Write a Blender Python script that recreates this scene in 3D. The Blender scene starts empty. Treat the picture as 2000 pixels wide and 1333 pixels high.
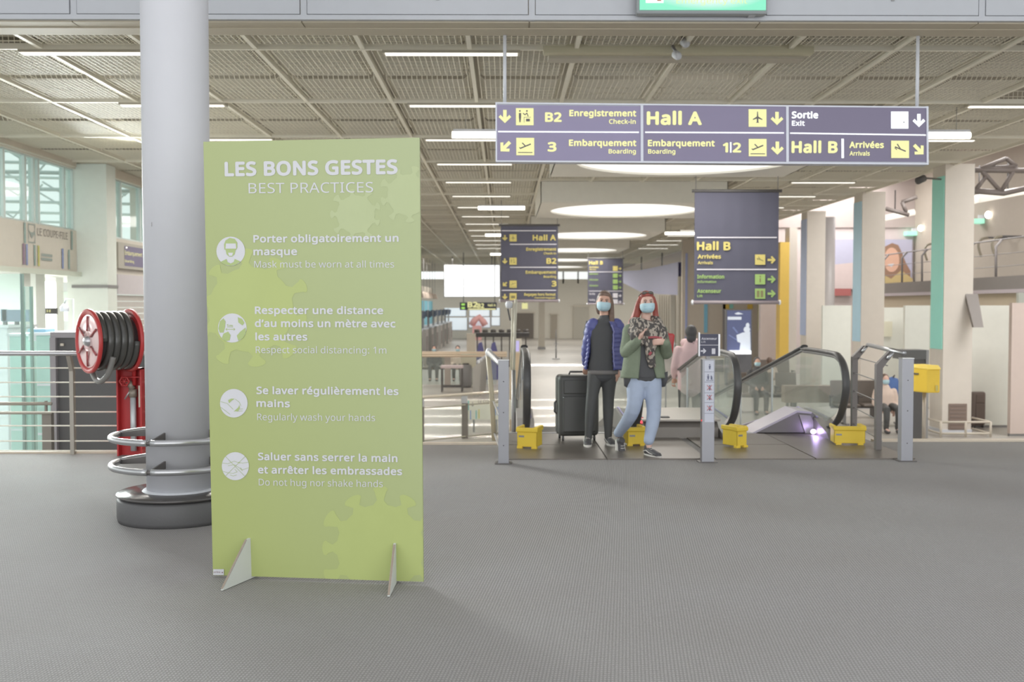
import bpy, bmesh, math, random
from mathutils import Vector, Matrix, Euler
random.seed(7)
S = bpy.context.scene
COL = S.collection
# ---------------------------------------------------------------- camera, world, lights, exposure
FPX, CX, CY, HOR, VPX = 2000.0, 1000.0, 666.5, 598.0, 985.0
CAM = Vector((0, 0, 1.53))
EUL = Euler((math.pi/2 - math.atan((CY-HOR)/FPX), 0, -math.atan((CX-VPX)/FPX)), 'XYZ')
cd = bpy.data.cameras.new('camera'); cam = bpy.data.objects.new('camera', cd); COL.objects.link(cam)
cam.location = CAM; cam.rotation_euler = EUL
cd.sensor_width = 36; cd.lens = 36.0*FPX/2000.0; cd.clip_end = 400
cd.dof.use_dof = True; cd.dof.focus_distance = 6.0; cd.dof.aperture_fstop = 3.0
S.camera = cam
S.view_settings.view_transform = 'Standard'; S.view_settings.look = 'None'
S.view_settings.exposure = 0.55; S.view_settings.gamma = 1; S.view_settings.use_curve_mapping = False
W = bpy.data.worlds.new('world'); S.world = W; W.use_nodes = True
bg = W.node_tree.nodes['Background']; bg.inputs[0].default_value = (0.82, 0.87, 0.86, 1); bg.inputs[1].default_value = 0.98
def area(name, loc, rot, sx, sy, power, col=(1, .96, .9)):
    l = bpy.data.lights.new(name, 'AREA'); l.shape = 'RECTANGLE'; l.size = sx; l.size_y = sy
    l.energy = power; l.color = col
    o = bpy.data.objects.new(name, l); COL.objects.link(o); o.location = loc; o.rotation_euler = rot
    return o
SKYL = [17.0, 26.0, 35.2, 44.5, 54.0, 63.5]
for i, y in enumerate(SKYL):
    area('skylight_lamp', (3.02, y, 3.90), (0, 0, 0), 3.2, 3.2, (100, 115, 120, 120, 120, 130)[i])
for i, y in enumerate([15, 24, 34, 46, 60]):
    area('ceiling_fill', (-4.6, y, 4.3), (0, 0, 0), 4.0, 4.0, (190, 170, 150, 140, 140)[i])  # added fill for the deep hall, no such fixtures in the ceiling
for i, y in enumerate([16, 26, 38]):
    area('side_hall_fill', (12.2, y, 6.6), (0, 0, 0), 4.0, 6.0, 430, (1, .98, .96))  # added fill that brightens the right hall and its pillars
for i, y in enumerate([16, 22, 30]):
    area('left_room_fill', (-13, y, 2.1), (0, 0, 0), 5.0, 5.0, 620, (.96, 1, .98))  # added fill below the service room ceiling, brightens the left area
area('front_fill', (0, -8.5, 2.7), (math.radians(90), 0, math.radians(0)), 26, 5.0, 640, (.98, .97, 1))  # unseen fill behind the camera, added to light column and fascia
area('overhead_fill', (0, 1, 7.5), (0, 0, 0), 16, 12, 190, (1, .98, .98))  # unseen fill overhead, added to brighten the front hall
for x in (-4, 4, 11): area('end_hall_fill', (x, 74, 4.2), (0, 0, 0), 5.0, 8.0, 200)  # added fill to lift the far end wall
wl_ = area('left_window_daylight', (-8.0, 17.5, 3.2), (0, 0, 0), 5.5, 1.1, 230, (.94, 1, .98)); wl_.rotation_euler = Vector((.6, -.8, -.30)).to_track_quat('-Z', 'Z').to_euler(); wl_.data.spread = math.radians(75)
# added narrow lamps imitate the sun bands on the pale lower floor
for y, x, w, l_, e in ((45.5, 1.6, 1.4, 10.0, 150), (28.6, 0, .25, 9, 16), (26.3, 0, .5, 9, 30), (24.4, 0, .2, 9, 12), (22.6, 0, .4, 9, 26), (20.6, 0, .3, 9, 18), (17, 8.6, .6, 6, 12), (15.2, 9, .5, 6, 12)):
    o = area('sun_band_lamp', (x, y, 3.9), (0, 0, 0), l_, w, e, (1, 1, .96)); o.data.spread = math.radians(6)
# ---------------------------------------------------------------- pixel rays and planes of the place
ROT = EUL.to_matrix()
def ray(px, py): return ROT @ Vector(((px-CX)/FPX, -(py-CY)/FPX, -1.0))
def Yp(px, py, d):
    r = ray(px, py); return CAM + r*((d-CAM.y)/r.y)
def Zp(px, py, z=0.0):
    r = ray(px, py); return CAM + r*((z-CAM.z)/r.z)
def Xp(px, py, x):
    r = ray(px, py); return CAM + r*((x-CAM.x)/r.x)
class Plane:
    def __init__(s, O, U, V):
        s.O = Vector(O); s.U = Vector(U).normalized(); s.V = Vector(V).normalized(); s.N = s.U.cross(s.V)
    def uv(s, px, py):
        r = ray(px, py); t = (s.O-CAM).dot(s.N)/r.dot(s.N); p = CAM+r*t-s.O
        return (p.dot(s.U), p.dot(s.V))
    def at(s, u, v, n=0): return s.O+s.U*u+s.V*v+s.N*n
def YPL(d): return Plane((0, d, 0), (1, 0, 0), (0, 0, 1))
def XPL(x): return Plane((x, 0, 0), (0, 1, 0), (0, 0, 1))
# ---------------------------------------------------------------- materials
def lin(c): return tuple(((v/255)/12.92 if v/255 <= .04045 else ((v/255+.055)/1.055)**2.4) for v in c)
MATS = {}
def mat(name, rgb, rough=.6, metal=0.0, var=0.04, scale=6.0, bump=0.0, bscale=60.0, emit=0.0, alpha=1.0, spec=.5, ecol=None):
    if name in MATS: return MATS[name]
    m = bpy.data.materials.new(name); m.use_nodes = True; nt = m.node_tree; b = nt.nodes['Principled BSDF']
    c = lin(rgb)
    tc = nt.nodes.new('ShaderNodeTexCoord')
    n = nt.nodes.new('ShaderNodeTexNoise'); n.inputs['Scale'].default_value = scale; n.inputs['Detail'].default_value = 3
    nt.links.new(tc.outputs['Object'], n.inputs['Vector'])
    r = nt.nodes.new('ShaderNodeMix'); r.data_type = 'RGBA'
    r.inputs[6].default_value = (*[max(0, v*(1-var)) for v in c], 1); r.inputs[7].default_value = (*[min(1, v*(1+var)) for v in c], 1)
    nt.links.new(n.outputs[0], r.inputs[0]); nt.links.new(r.outputs[2], b.inputs['Base Color'])
    b.inputs['Roughness'].default_value = rough; b.inputs['Metallic'].default_value = metal
    b.inputs['Specular IOR Level'].default_value = spec
    if bump:
        n2 = nt.nodes.new('ShaderNodeTexNoise'); n2.inputs['Scale'].default_value = bscale
        nt.links.new(tc.outputs['Object'], n2.inputs['Vector'])
        bp = nt.nodes.new('ShaderNodeBump'); bp.inputs['Strength'].default_value = bump; bp.inputs['Distance'].default_value = .01
        nt.links.new(n2.outputs[0], bp.inputs['Height']); nt.links.new(bp.outputs[0], b.inputs['Normal'])
    if emit:
        b.inputs['Emission Color'].default_value = (*(lin(ecol) if ecol else c), 1); b.inputs['Emission Strength'].default_value = emit
    MATS[name] = m; return m
def glass(name, tint, alpha=.12, rough=.05):
    if name in MATS: return MATS[name]
    m = bpy.data.materials.new(name); m.use_nodes = True; nt = m.node_tree; nt.nodes.clear()
    o = nt.nodes.new('ShaderNodeOutputMaterial'); t = nt.nodes.new('ShaderNodeBsdfTransparent'); t.inputs[0].default_value = (*lin(tint), 1)
    g = nt.nodes.new('ShaderNodeBsdfGlossy'); g.inputs['Roughness'].default_value = rough
    d = nt.nodes.new('ShaderNodeBsdfDiffuse'); d.inputs[0].default_value = (*lin(tint), 1)
    fr = nt.nodes.new('ShaderNodeFresnel'); fr.inputs[0].default_value = 1.4
    m1 = nt.nodes.new('ShaderNodeMixShader'); m1.inputs[0].default_value = alpha
    m2 = nt.nodes.new('ShaderNodeMixShader')
    nt.links.new(t.outputs[0], m1.inputs[1]); nt.links.new(d.outputs[0], m1.inputs[2])
    gm = nt.nodes.new('ShaderNodeNewGeometry'); iv = nt.nodes.new('ShaderNodeMath'); iv.operation = 'SUBTRACT'; iv.inputs[0].default_value = 1; nt.links.new(gm.outputs['Backfacing'], iv.inputs[1])
    mu = nt.nodes.new('ShaderNodeMath'); mu.operation = 'MULTIPLY'; nt.links.new(fr.outputs[0], mu.inputs[0]); nt.links.new(iv.outputs[0], mu.inputs[1])
    nt.links.new(mu.outputs[0], m2.inputs[0]); nt.links.new(m1.outputs[0], m2.inputs[1]); nt.links.new(g.outputs[0], m2.inputs[2])
    nt.links.new(m2.outputs[0], o.inputs[0]); MATS[name] = m; return m
M_WHITE = mat('white_paint', (214, 216, 222), .5)
M_CREAM = mat('cream_paint', (205, 196, 182), .6)
M_WALL = mat('beige_wall', (196, 189, 176), .7)
M_STEEL = mat('brushed_steel', (190, 190, 192), .3, .75, bump=.02)
M_STEELD = mat('satin_steel', (150, 148, 148), .4, .5)
M_DARK = mat('dark_grey', (88, 86, 86), .6)
M_DARKM = mat('dark_metal', (104, 100, 98), .45, .3)
M_BLACK = mat('black_rubber', (84, 83, 83), .38)
M_YEL = mat('yellow_plastic', (238, 205, 70), .5)
M_WIRE = mat('beige_wire', (246, 241, 226), .5)
M_RAIL = mat('beige_rail', (234, 229, 214), .5)
M_RED = mat('red_enamel', (190, 60, 60), .35)
M_GLASS = glass('clear_glass', (246, 251, 249), .10)
M_TEALGLASS = glass('teal_glass', (243, 252, 250), .13)
M_LAMP = mat('lamp_white', (250, 248, 240), .5, emit=.75, ecol=(255, 250, 240))
M_GLOW = mat('skylight_diffuser', (240, 240, 236), .6, emit=.62, ecol=(255, 253, 248))
M_TXTY = mat('sign_yellow_glow', (196, 192, 136), .6, emit=.42, ecol=(236, 234, 172))
M_TXTW = mat('sign_white_glow', (232, 234, 236), .6, emit=.45, ecol=(236, 240, 240))
M_NAVY = mat('sign_violet', (120, 114, 140), .5)
M_BAN = mat('banner_navy', (84, 84, 100), .7)
M_BY = mat('banner_yellow', (206, 192, 116), .7)
M_BG = mat('banner_green', (150, 180, 108), .7)
M_BW = mat('banner_white', (214, 212, 220), .7)
# ---------------------------------------------------------------- mesh builder
class MB:
    def __init__(s): s.v = []; s.f = []; s.sm = []
    def add(s, vs, fs, smooth=False):
        k = len(s.v); s.v += [tuple(p) for p in vs]
        for f in fs: s.f.append(tuple(i+k for i in f)); s.sm.append(smooth)
        return s
    def box(s, x0, x1, y0, y1, z0, z1):
        vs = [(x, y, z) for x in (x0, x1) for y in (y0, y1) for z in (z0, z1)]
        return s.add(vs, [(0, 1, 3, 2), (4, 6, 7, 5), (0, 4, 5, 1), (2, 3, 7, 6), (0, 2, 6, 4), (1, 5, 7, 3)])
    def rbox(s, c, size, rz=0.0, rx=0.0, ry=0.0):
        R = Euler((rx, ry, rz)).to_matrix(); c = Vector(c)
        vs = [c+R@Vector((sx*size[0]/2, sy*size[1]/2, sz*size[2]/2)) for sx in (-1, 1) for sy in (-1, 1) for sz in (-1, 1)]
        return s.add(vs, [(0, 1, 3, 2), (4, 6, 7, 5), (0, 4, 5, 1), (2, 3, 7, 6), (0, 2, 6, 4), (1, 5, 7, 3)])
    def tube(s, pts, r, n=8, cap=True, closed=False, flat=None, smooth=True):
        pts = [Vector(p) for p in pts]; N = len(pts); rings = []
        rs = r if isinstance(r, (list, tuple)) else [r]*N
        up = None
        for i, p in enumerate(pts):
            a = pts[(i-1) % N] if (closed or i > 0) else p; b = pts[(i+1) % N] if (closed or i < N-1) else p
            t = (b-a).normalized()
            if up is None:
                up = Vector((0, 0, 1)) if abs(t.z) < .9 else Vector((0, 1, 0))
            side = t.cross(up)
            if side.length < 1e-4: side = t.cross(Vector((1, 0, 0)))
            side.normalize(); u = side.cross(t).normalized(); up = u
            R = rs[i] if isinstance(rs[i], (tuple, list)) else (rs[i], rs[i])
            rings.append([p+side*math.cos(2*math.pi*k/n)*R[0]+u*math.sin(2*math.pi*k/n)*R[1] for k in range(n)])
        vs = [v for rg in rings for v in rg]; fs = []
        for i in range(N if closed else N-1):
            j = (i+1) % N
            for k in range(n): fs.append((i*n+k, i*n+(k+1) % n, j*n+(k+1) % n, j*n+k))
        if cap and not closed:
            fs.append(tuple(range(n-1, -1, -1))); fs.append(tuple((N-1)*n+k for k in range(n)))
        return s.add(vs, fs, smooth)
    def cyl(s, p0, p1, r, n=16): return s.tube([p0, p1], r, n)
    def lathe(s, c, prof, n=48, axis=(0, 0, 1), smooth=True):
        c = Vector(c); A = Vector(axis).normalized(); q = A.to_track_quat('Z', 'Y').to_matrix()
        vs = [c+q@Vector((r*math.cos(2*math.pi*k/n), r*math.sin(2*math.pi*k/n), h)) for r, h in prof for k in range(n)]
        fs = []
        for i in range(len(prof)-1):
            for k in range(n): fs.append((i*n+k, i*n+(k+1) % n, (i+1)*n+(k+1) % n, (i+1)*n+k))
        return s.add(vs, fs, smooth)
    def prism(s, pl, uvs, n0, n1):
        k = len(uvs); a = sum(uvs[i][0]*uvs[(i+1) % k][1]-uvs[(i+1) % k][0]*uvs[i][1] for i in range(k))
        if a < 0: uvs = uvs[::-1]
        vs = [pl.at(u, v, n1) for u, v in uvs]+[pl.at(u, v, n0) for u, v in uvs]
        fs = [tuple(range(k)), tuple(range(2*k-1, k-1, -1))]+[(i, k+i, k+(i+1) % k, (i+1) % k) for i in range(k)]
        return s.add(vs, fs)
    def ell(s, c, r, n=16, m=10, rot=None):
        c = Vector(c); vs = []; fs = []; R = rot or Matrix.Identity(3)
        for i in range(m+1):
            t = math.pi*i/m
            for k in range(n):
                a = 2*math.pi*k/n
                vs.append(c+R@Vector((r[0]*math.sin(t)*math.cos(a), r[1]*math.sin(t)*math.sin(a), -r[2]*math.cos(t))))
        for i in range(m):
            for k in range(n): fs.append((i*n+k, i*n+(k+1) % n, (i+1)*n+(k+1) % n, (i+1)*n+k))
        return s.add(vs, fs, True)
    def build(s, name, m, parent=None, label=None, cat=None, group=None, kind=None, bevel=0.0, remesh=0.0, smooth_it=0, sub=0):
        me = bpy.data.meshes.new(name); off = Vector((0, 0, 0)); p = parent
        while p is not None: off += Vector(p.location); p = p.parent
        me.from_pydata([(v[0]-off.x, v[1]-off.y, v[2]-off.z) for v in s.v], [], s.f)
        me.polygons.foreach_set('use_smooth', s.sm)
        bm = bmesh.new(); bm.from_mesh(me)
        bmesh.ops.remove_doubles(bm, verts=bm.verts, dist=1e-6) if remesh else None
        bmesh.ops.recalc_face_normals(bm, faces=bm.faces); bm.to_mesh(me); bm.free()
        if isinstance(m, (list, tuple)):
            for x in m: me.materials.append(x)
        else: me.materials.append(m)
        o = bpy.data.objects.new(name, me); COL.objects.link(o)
        if parent: o.parent = parent
        if remesh:
            md = o.modifiers.new('r', 'REMESH'); md.mode = 'VOXEL'; md.voxel_size = remesh; md.use_smooth_shade = True
            if smooth_it:
                sm_ = o.modifiers.new('s', 'SMOOTH'); sm_.iterations = smooth_it; sm_.factor = .5
            dg = bpy.context.evaluated_depsgraph_get(); dg.update()
            nm = bpy.data.meshes.new_from_object(o.evaluated_get(dg)); o.modifiers.clear(); o.data = nm
            nm.polygons.foreach_set('use_smooth', [True]*len(nm.polygons))
        if bevel:
            md = o.modifiers.new('bevel', 'BEVEL'); md.width = bevel; md.segments = 2; md.limit_method = 'ANGLE'
        tag(o, label, cat, group, kind); return o
def tag(o, label=None, cat=None, group=None, kind=None):
    if label: o['label'] = label
    if cat: o['category'] = cat
    if group: o['group'] = group
    if kind: o['kind'] = kind
def T(name, label, cat, loc=(0, 0, 0), group=None, kind=None):
    o = bpy.data.objects.new(name, None); COL.objects.link(o); o.location = loc; o.empty_display_size = .1
    tag(o, label, cat, group, kind); return o
def copy_tree(o, loc=None, parent=None, label=None):
    c = o.copy(); COL.objects.link(c); c.parent = parent
    if loc is not None: c.location = loc
    if label: c['label'] = label
    for ch in list(o.children): copy_tree(ch, parent=c)
    return c
# ---------------------------------------------------------------- printing on planes
_tc = {}
FONT = None
try: FONT = bpy.data.fonts.load(bpy.utils.system_resource('DATAFILES', path='fonts')+'/NotoSansHebrew-Regular.woff2')
except Exception: FONT = None
def glyphs(s, bold):
    key = (s, bold)
    if key in _tc: return _tc[key]
    cu = bpy.data.curves.new('t', 'FONT'); cu.body = s; cu.size = 1
    if FONT: cu.font = FONT
    cu.resolution_u = 3; cu.space_character = 1+bold*1.3
    o = bpy.data.objects.new('t', cu); COL.objects.link(o); dg = bpy.context.evaluated_depsgraph_get(); dg.update()
    me = bpy.data.meshes.new_from_object(o.evaluated_get(dg))
    r = ([tuple(v.co) for v in me.vertices], [tuple(p.vertices) for p in me.polygons])
    bpy.data.objects.remove(o); bpy.data.curves.remove(cu); bpy.data.meshes.remove(me); _tc[key] = r; return r
CAPH = None
class Print:
    def __init__(s, pl, lift=.004): s.pl = pl; s.l = lift; s.mb = MB(); s.clip = None; s.k = 0; s.sep = []
    def polyuv(s, uv, lift=None):
        if s.clip:
            u0, v0, u1, v1 = s.clip
            for ax, lim, sg in ((0, u0, 1), (0, u1, -1), (1, v0, 1), (1, v1, -1)):
                out = []
                for i in range(len(uv)):
                    a, b = uv[i], uv[(i+1) % len(uv)]; da = (a[ax]-lim)*sg; db = (b[ax]-lim)*sg
                    if da >= 0: out.append(a)
                    if da*db < 0:
                        t = da/(da-db); out.append((a[0]+(b[0]-a[0])*t, a[1]+(b[1]-a[1])*t))
                uv = out
                if len(uv) < 3: return s
        k = len(uv); a = sum(uv[i][0]*uv[(i+1) % k][1]-uv[(i+1) % k][0]*uv[i][1] for i in range(k))
        if a < 0: uv = uv[::-1]
        l = (s.l if lift is None else lift)+s.k*1e-5; s.k += 1
        s.mb.add([s.pl.at(u, v, l) for u, v in uv], [tuple(range(len(uv)))]); return s
    def poly(s, pts, lift=None): return s.polyuv([s.pl.uv(*p) for p in pts], lift)
    def rect(s, x0, y0, x1, y1, lift=None):
        w, h = x1-x0, y1-y0; main = s.mb
        if w*h > 60 and .8 < w/h < 1.25: s.mb = MB(); s.sep.append(('icon_tile', s.mb))
        elif w > 8*h: s.mb = MB(); s.sep.append(('rule_line', s.mb))
        s.poly([(x0, y0), (x1, y0), (x1, y1), (x0, y1)], lift); s.mb = main; return s
    def rect_(s, x0, y0, x1, y1, lift=None): return s.poly([(x0, y0), (x1, y0), (x1, y1), (x0, y1)], lift)
    def disc(s, x, y, rx, ry=None, lift=None, n=32):
        ry = ry or rx; return s.poly([(x+rx*math.cos(2*math.pi*k/n), y+ry*math.sin(2*math.pi*k/n)) for k in range(n)], lift)
    def line(s, pts, w, lift=None):
        for a, b in zip(pts[:-1], pts[1:]):
            dx, dy = b[0]-a[0], b[1]-a[1]; L = math.hypot(dx, dy) or 1; nx, ny = -dy/L*w/2, dx/L*w/2; ex, ey = dx/L*w*.3, dy/L*w*.3
            s.poly([(a[0]+nx-ex, a[1]+ny-ey), (b[0]+nx+ex, b[1]+ny+ey), (b[0]-nx+ex, b[1]-ny+ey), (a[0]-nx-ex, a[1]-ny-ey)], lift)
        return s
    def arrow(s, x, y, sz, ang, w=.27, lift=None):
        main = s.mb; s.mb = MB(); s.sep.append(('arrow', s.mb))
        a = math.radians(ang); c, q = math.cos(a), math.sin(a)
        f = lambda u, v: (x+sz*(u*c-v*q), y+sz*(u*q+v*c))
        s.poly([f(-.5, -w/2), f(.2, -w/2), f(.2, w/2), f(-.5, w/2)], lift)
        for g in (1, -1): s.poly([f(.5, 0), f(.02, g*.47), f(-.06, g*.30), f(-.06, g*.20), f(.28, -g*.08)], lift) if False else \
            s.poly([f(.5, 0), f(.04, g*.48), f(-.13, g*.33), f(.2, 0)], lift)
        s.mb = main; return s
    def text(s, t, x0, x1, base, cap, bold=.0, y1=None, lift=None):
        """t spans pixels x0..x1, baseline y=base (y1 at the right end), capital height in pixels"""
        global CAPH
        if CAPH is None:
            hv, _ = glyphs('H', 0.0); CAPH = max(v[1] for v in hv)
        vs, fs = glyphs(t, bold)
        mx0 = min(v[0] for v in vs); mx1 = max(v[0] for v in vs)
        a = s.pl.uv(x0, base); b = s.pl.uv(x1, base if y1 is None else y1); c = s.pl.uv(x0, base-cap)
        k = (b[0]-a[0])/(mx1-mx0); h = (c[1]-a[1])/(CAPH+bold*2*.7); sl = (b[1]-a[1])/(mx1-mx0)
        l = s.l if lift is None else lift
        bold *= .85; D_ = [(0, 0)] if bold < .015 else [(bold*math.cos(q*math.pi/4), bold*math.sin(q*math.pi/4)) for q in range(8)]
        tm_ = MB(); s.sep.append(('lettering', tm_))
        for dx, dy in D_: tm_.add([s.pl.at(a[0]+(v[0]-mx0+dx)*k, a[1]+(v[1]+bold*.7+dy)*h+(v[0]-mx0)*sl, l+s.k*1e-5) for v in vs], fs); s.k += 1
        return s
    def build(s, name, m, parent, **k):
        for nm, b in s.sep: b.build(nm, m, parent)
        return s.mb.build(name, m, parent, **k) if s.mb.f else None
# ---------------------------------------------------------------- the setting
LOW = -1.1
def carpet_mat():
    m = bpy.data.materials.new('carpet'); m.use_nodes = True; nt = m.node_tree; b = nt.nodes['Principled BSDF']
    tc = nt.nodes.new('ShaderNodeTexCoord'); L = nt.links.new
    mp = nt.nodes.new('ShaderNodeMapping'); mp.inputs['Rotation'].default_value = (0, 0, .12); L(tc.outputs['Object'], mp.inputs[0])
    def wave(axis, sc):
        w = nt.nodes.new('ShaderNodeTexWave'); w.bands_direction = axis; w.inputs['Scale'].default_value = sc; w.inputs['Distortion'].default_value = .6
        w.inputs['Detail'].default_value = 1; w.inputs['Detail Scale'].default_value = 6
        L(mp.outputs[0], w.inputs[0]); return w.outputs[1]
    mu = nt.nodes.new('ShaderNodeMath'); mu.operation = 'MULTIPLY'; L(wave('X', 20), mu.inputs[0]); L(wave('Y', 14), mu.inputs[1])
    n = nt.nodes.new('ShaderNodeTexNoise'); n.inputs['Scale'].default_value = 130; n.inputs['Detail'].default_value = 2; L(tc.outputs['Object'], n.inputs[0])
    n2 = nt.nodes.new('ShaderNodeTexNoise'); n2.inputs['Scale'].default_value = .8; n2.inputs['Detail'].default_value = 4; L(tc.outputs['Object'], n2.inputs[0])
    ad = nt.nodes.new('ShaderNodeMath'); ad.operation = 'MULTIPLY_ADD'; L(n.outputs[0], ad.inputs[0]); ad.inputs[1].default_value = .8; L(mu.outputs[0], ad.inputs[2])
    r = nt.nodes.new('ShaderNodeValToRGB'); L(ad.outputs[0], r.inputs[0])
    r.color_ramp.elements[0].position = .15; r.color_ramp.elements[0].color = (*lin((128, 125, 122)), 1)
    r.color_ramp.elements[1].position = 1.1; r.color_ramp.elements[1].color = (*lin((170, 168, 166)), 1)
    e = r.color_ramp.elements.new(.62); e.color = (*lin((152, 150, 150)), 1)
    mx = nt.nodes.new('ShaderNodeMix'); mx.data_type = 'RGBA'; mx.blend_type = 'MULTIPLY'; mx.inputs[0].default_value = .35
    r2 = nt.nodes.new('ShaderNodeValToRGB'); L(n2.outputs[0], r2.inputs[0]); r2.color_ramp.elements[0].position = .3; r2.color_ramp.elements[0].color = (.8, .76, .7, 1)
    r2.color_ramp.elements[1].position = .7; r2.color_ramp.elements[1].color = (1, 1, 1, 1)
    L(r.outputs[0], mx.inputs[6]); L(r2.outputs[0], mx.inputs[7]); L(mx.outputs[2], b.inputs['Base Color'])
    bp = nt.nodes.new('ShaderNodeBump'); bp.inputs['Strength'].default_value = .5; bp.inputs['Distance'].default_value = .006
    L(ad.outputs[0], bp.inputs['Height']); L(bp.outputs[0], b.inputs['Normal']); b.inputs['Roughness'].default_value = .8
    b.inputs['Specular IOR Level'].default_value = .35
    return m
M_CARPET = carpet_mat()
M_LOWF = mat('pale_terrazzo', (172, 167, 160), .35, var=.05, scale=3)
M_EDGE = mat('floor_edge_trim', (216, 202, 184), .5)
outline = [(-16, -7), (16, -7), (16, 11.46), (4.15, 11.46), (4.15, 12.2), (-.05, 12.2), (-.05, 11.25), (-1.7, 11.25), (-1.7, 10.62), (-16, 10.62)]
fl = MB().prism(Plane((0, 0, 0), (1, 0, 0), (0, 1, 0)), outline, -.28, 0).build('floor', M_CARPET, kind='structure')
MB().box(-22, 30, 10.4, 92, LOW-.2, LOW).build('floor', M_LOWF, kind='structure')
def trimbox(n, *a): return MB().box(*a).build('trim_%d' % n, M_EDGE, kind='structure')
trimbox(2, -16, -1.7, 10.6, 10.68, -.28, .02); trimbox(3, -1.7, -.06, 11.23, 11.33, -.28, .02); trimbox(4, 4.17, 16, 11.44, 11.58, -.28, .02)
# landing plates before the two moving walkways
M_LAND = mat('landing_metal', (124, 117, 110), .38, .35, var=.12, scale=2)
for x0, x1, lb in ((0.02, 2.02, 'brown metal landing plate where the two women walk'), (2.1, 4.1, 'brown metal landing plate before the right moving walkway')):
    t = T('landing_plate', lb, 'landing plate', ((x0+x1)/2, 10.1, 0))
    for i in range(2):
        for j in range(2):
            w = (x1-x0)/2; MB().box(x0+i*w+.006, x0+(i+1)*w-.006, 10.13+j*1.02, 10.13+j*1.02+1.01, 0, .012+.002*((i+j) % 2)).build('plate', M_LAND, t)
    MB().box(x0, x1, 12.15, 12.2, .0, .02).build('comb_edge', M_STEEL, t)
# header beam with fascia panels over the threshold
BZ = 4.17
M_FASC = mat('fascia_panel', (188, 190, 195), .42); M_SOF = mat('soffit_beige', (190, 180, 160), .6)
hb = MB().box(-11, 11, 9.60, 10.0, BZ, 7.6).box(-11, 11, 9.78, 10.02, BZ-.02, BZ).build('wall_front', M_SOF, kind='structure')
jx = [(150-VPX)/209.4-2.13*2, (150-VPX)/209.4-2.13, -3.99, -1.87, .24, 2.38, 4.42, 6.55, 8.7]
for a, b_ in zip(jx[:-1], jx[1:]):
    MB().box(a+.05, b_-.02, 9.565, 9.60, BZ+.055, 6.4).build('panel', M_FASC, hb, bevel=.004)
    MB().box(a-.012, a+.045, 9.575, 9.60, BZ+.0, 6.4).build('joint_strip', M_FASC, hb)
    MB().box(a, b_, 9.55, 9.60, BZ+.002, BZ+.045).build('sill_rail', M_FASC, hb)
    MB().box(a, b_-.012, 9.60, 9.78, BZ-.012, BZ-.001).build('soffit_plate', M_SOF, hb)
    MB().rbox(((a+b_)/2+.2, 9.561, BZ+.2), (.03, .012, .03)).build('screw_cap', M_STEELD, hb)
MB().box(-16, 16, -9, 10.0, 7.6, 7.8).build('ceiling', M_WHITE, kind='structure')  # unseen front hall roof, added so light comes in from the sides
# ceiling of wire mesh trays between rails
M_VOID = mat('ceiling_void', (156, 150, 138), .9)
XK = [-.39+1.2*k for k in range(-7, 9)]
Y0, PY = 11.62, 1.5
YJ = [Y0-PY+PY*j for j in range(0, 41)]
ce = MB().box(-9.6, 10.1, 10.0, 90, 5.0, 5.1).build('ceiling', M_VOID, kind='structure')
for k, x in enumerate(XK): MB().box(x-.025, x+.025, 10.02, 72, 4.41, 4.47).build('rail', M_RAIL, ce)
for j, y in enumerate(YJ):
    if j % 2: MB().box(XK[0], XK[-1], y-.02, y+.02, 4.405, 4.47).build('cross_rail', M_RAIL, ce)
def tray(nx, ny, thick, segs):
    m = MB(); hx, hy, z0, z1, c = .54, .66, 4.43, 4.60, .07
    def prof(h): return [(-h-.01, z1), (-h+.005, z0+c*.8), (-h+c, z0), (h-c, z0), (h-.005, z0+c*.8), (h+.01, z1)] if segs else [(-h, z0), (h, z0)]
    for i in range(nx):
        x = -hx+.02+(2*hx-.04)*i/(nx-1)
        P = prof(hy)
        for (a, za), (b, zb) in zip(P[:-1], P[1:]):
            t = thick; m.add([(x-t, a, za), (x+t, a, za), (x+t, b, zb), (x-t, b, zb), (x, a, za+t*2), (x, b, zb+t*2)], [(0, 1, 2, 3), (1, 4, 5, 2), (4, 0, 3, 5)])
    for j in range(ny):
        y = -hy+.03+(2*hy-.06)*j/(ny-1); P = prof(hx)
        for (a, za), (b, zb) in zip(P[:-1], P[1:]):
            t = thick*.8; m.add([(a, y-t, za), (a, y+t, za), (b, y+t, zb), (b, y-t, zb), (a, y, za+t*2), (b, y, zb+t*2)], [(0, 1, 2, 3), (1, 4, 5, 2), (4, 0, 3, 5)])
    for zz in (z0+.09, z1):
        for a, b, c_, d in ((-hx, hx, -hy, -hy+.008), (-hx, hx, hy-.008, hy), (-hx, -hx+.008, -hy, hy), (hx-.008, hx, -hy, hy)): m.box(a, b, c_, d, zz, zz+.01)
    return m
tm = tray(17, 23, .0046, True); base = tm.build('mesh_tray', M_WIRE, ce); me_tray = base.data; bpy.data.objects.remove(base)
tl = tray(9, 12, .007, True)
BOX = [(.84, 5.2, y-2.15, y+2.15) for y in SKYL]
def inbox(x, y): return any(a < x < b and c < y < d for a, b, c, d in BOX)
far = MB(); cnt = 0
for j in range(len(YJ)-1):
    for k in range(len(XK)-1):
        x = (XK[k]+XK[k+1])/2; y = (YJ[j]+YJ[j+1])/2
        if inbox(x, y) or abs(x+.0)/y > .53: continue
        if cnt < 290:
            o = bpy.data.objects.new('mesh_tray', me_tray); COL.objects.link(o); o.parent = ce; o.location = (x, y, 0)
            if k == 9 and j == 1: o.location.z = .03
            cnt += 1
        else: far.add([(v[0]+x, v[1]+y, v[2]) for v in tl.v], tl.f)
far.build('mesh_trays', M_WIRE, ce, kind='stuff')
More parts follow.
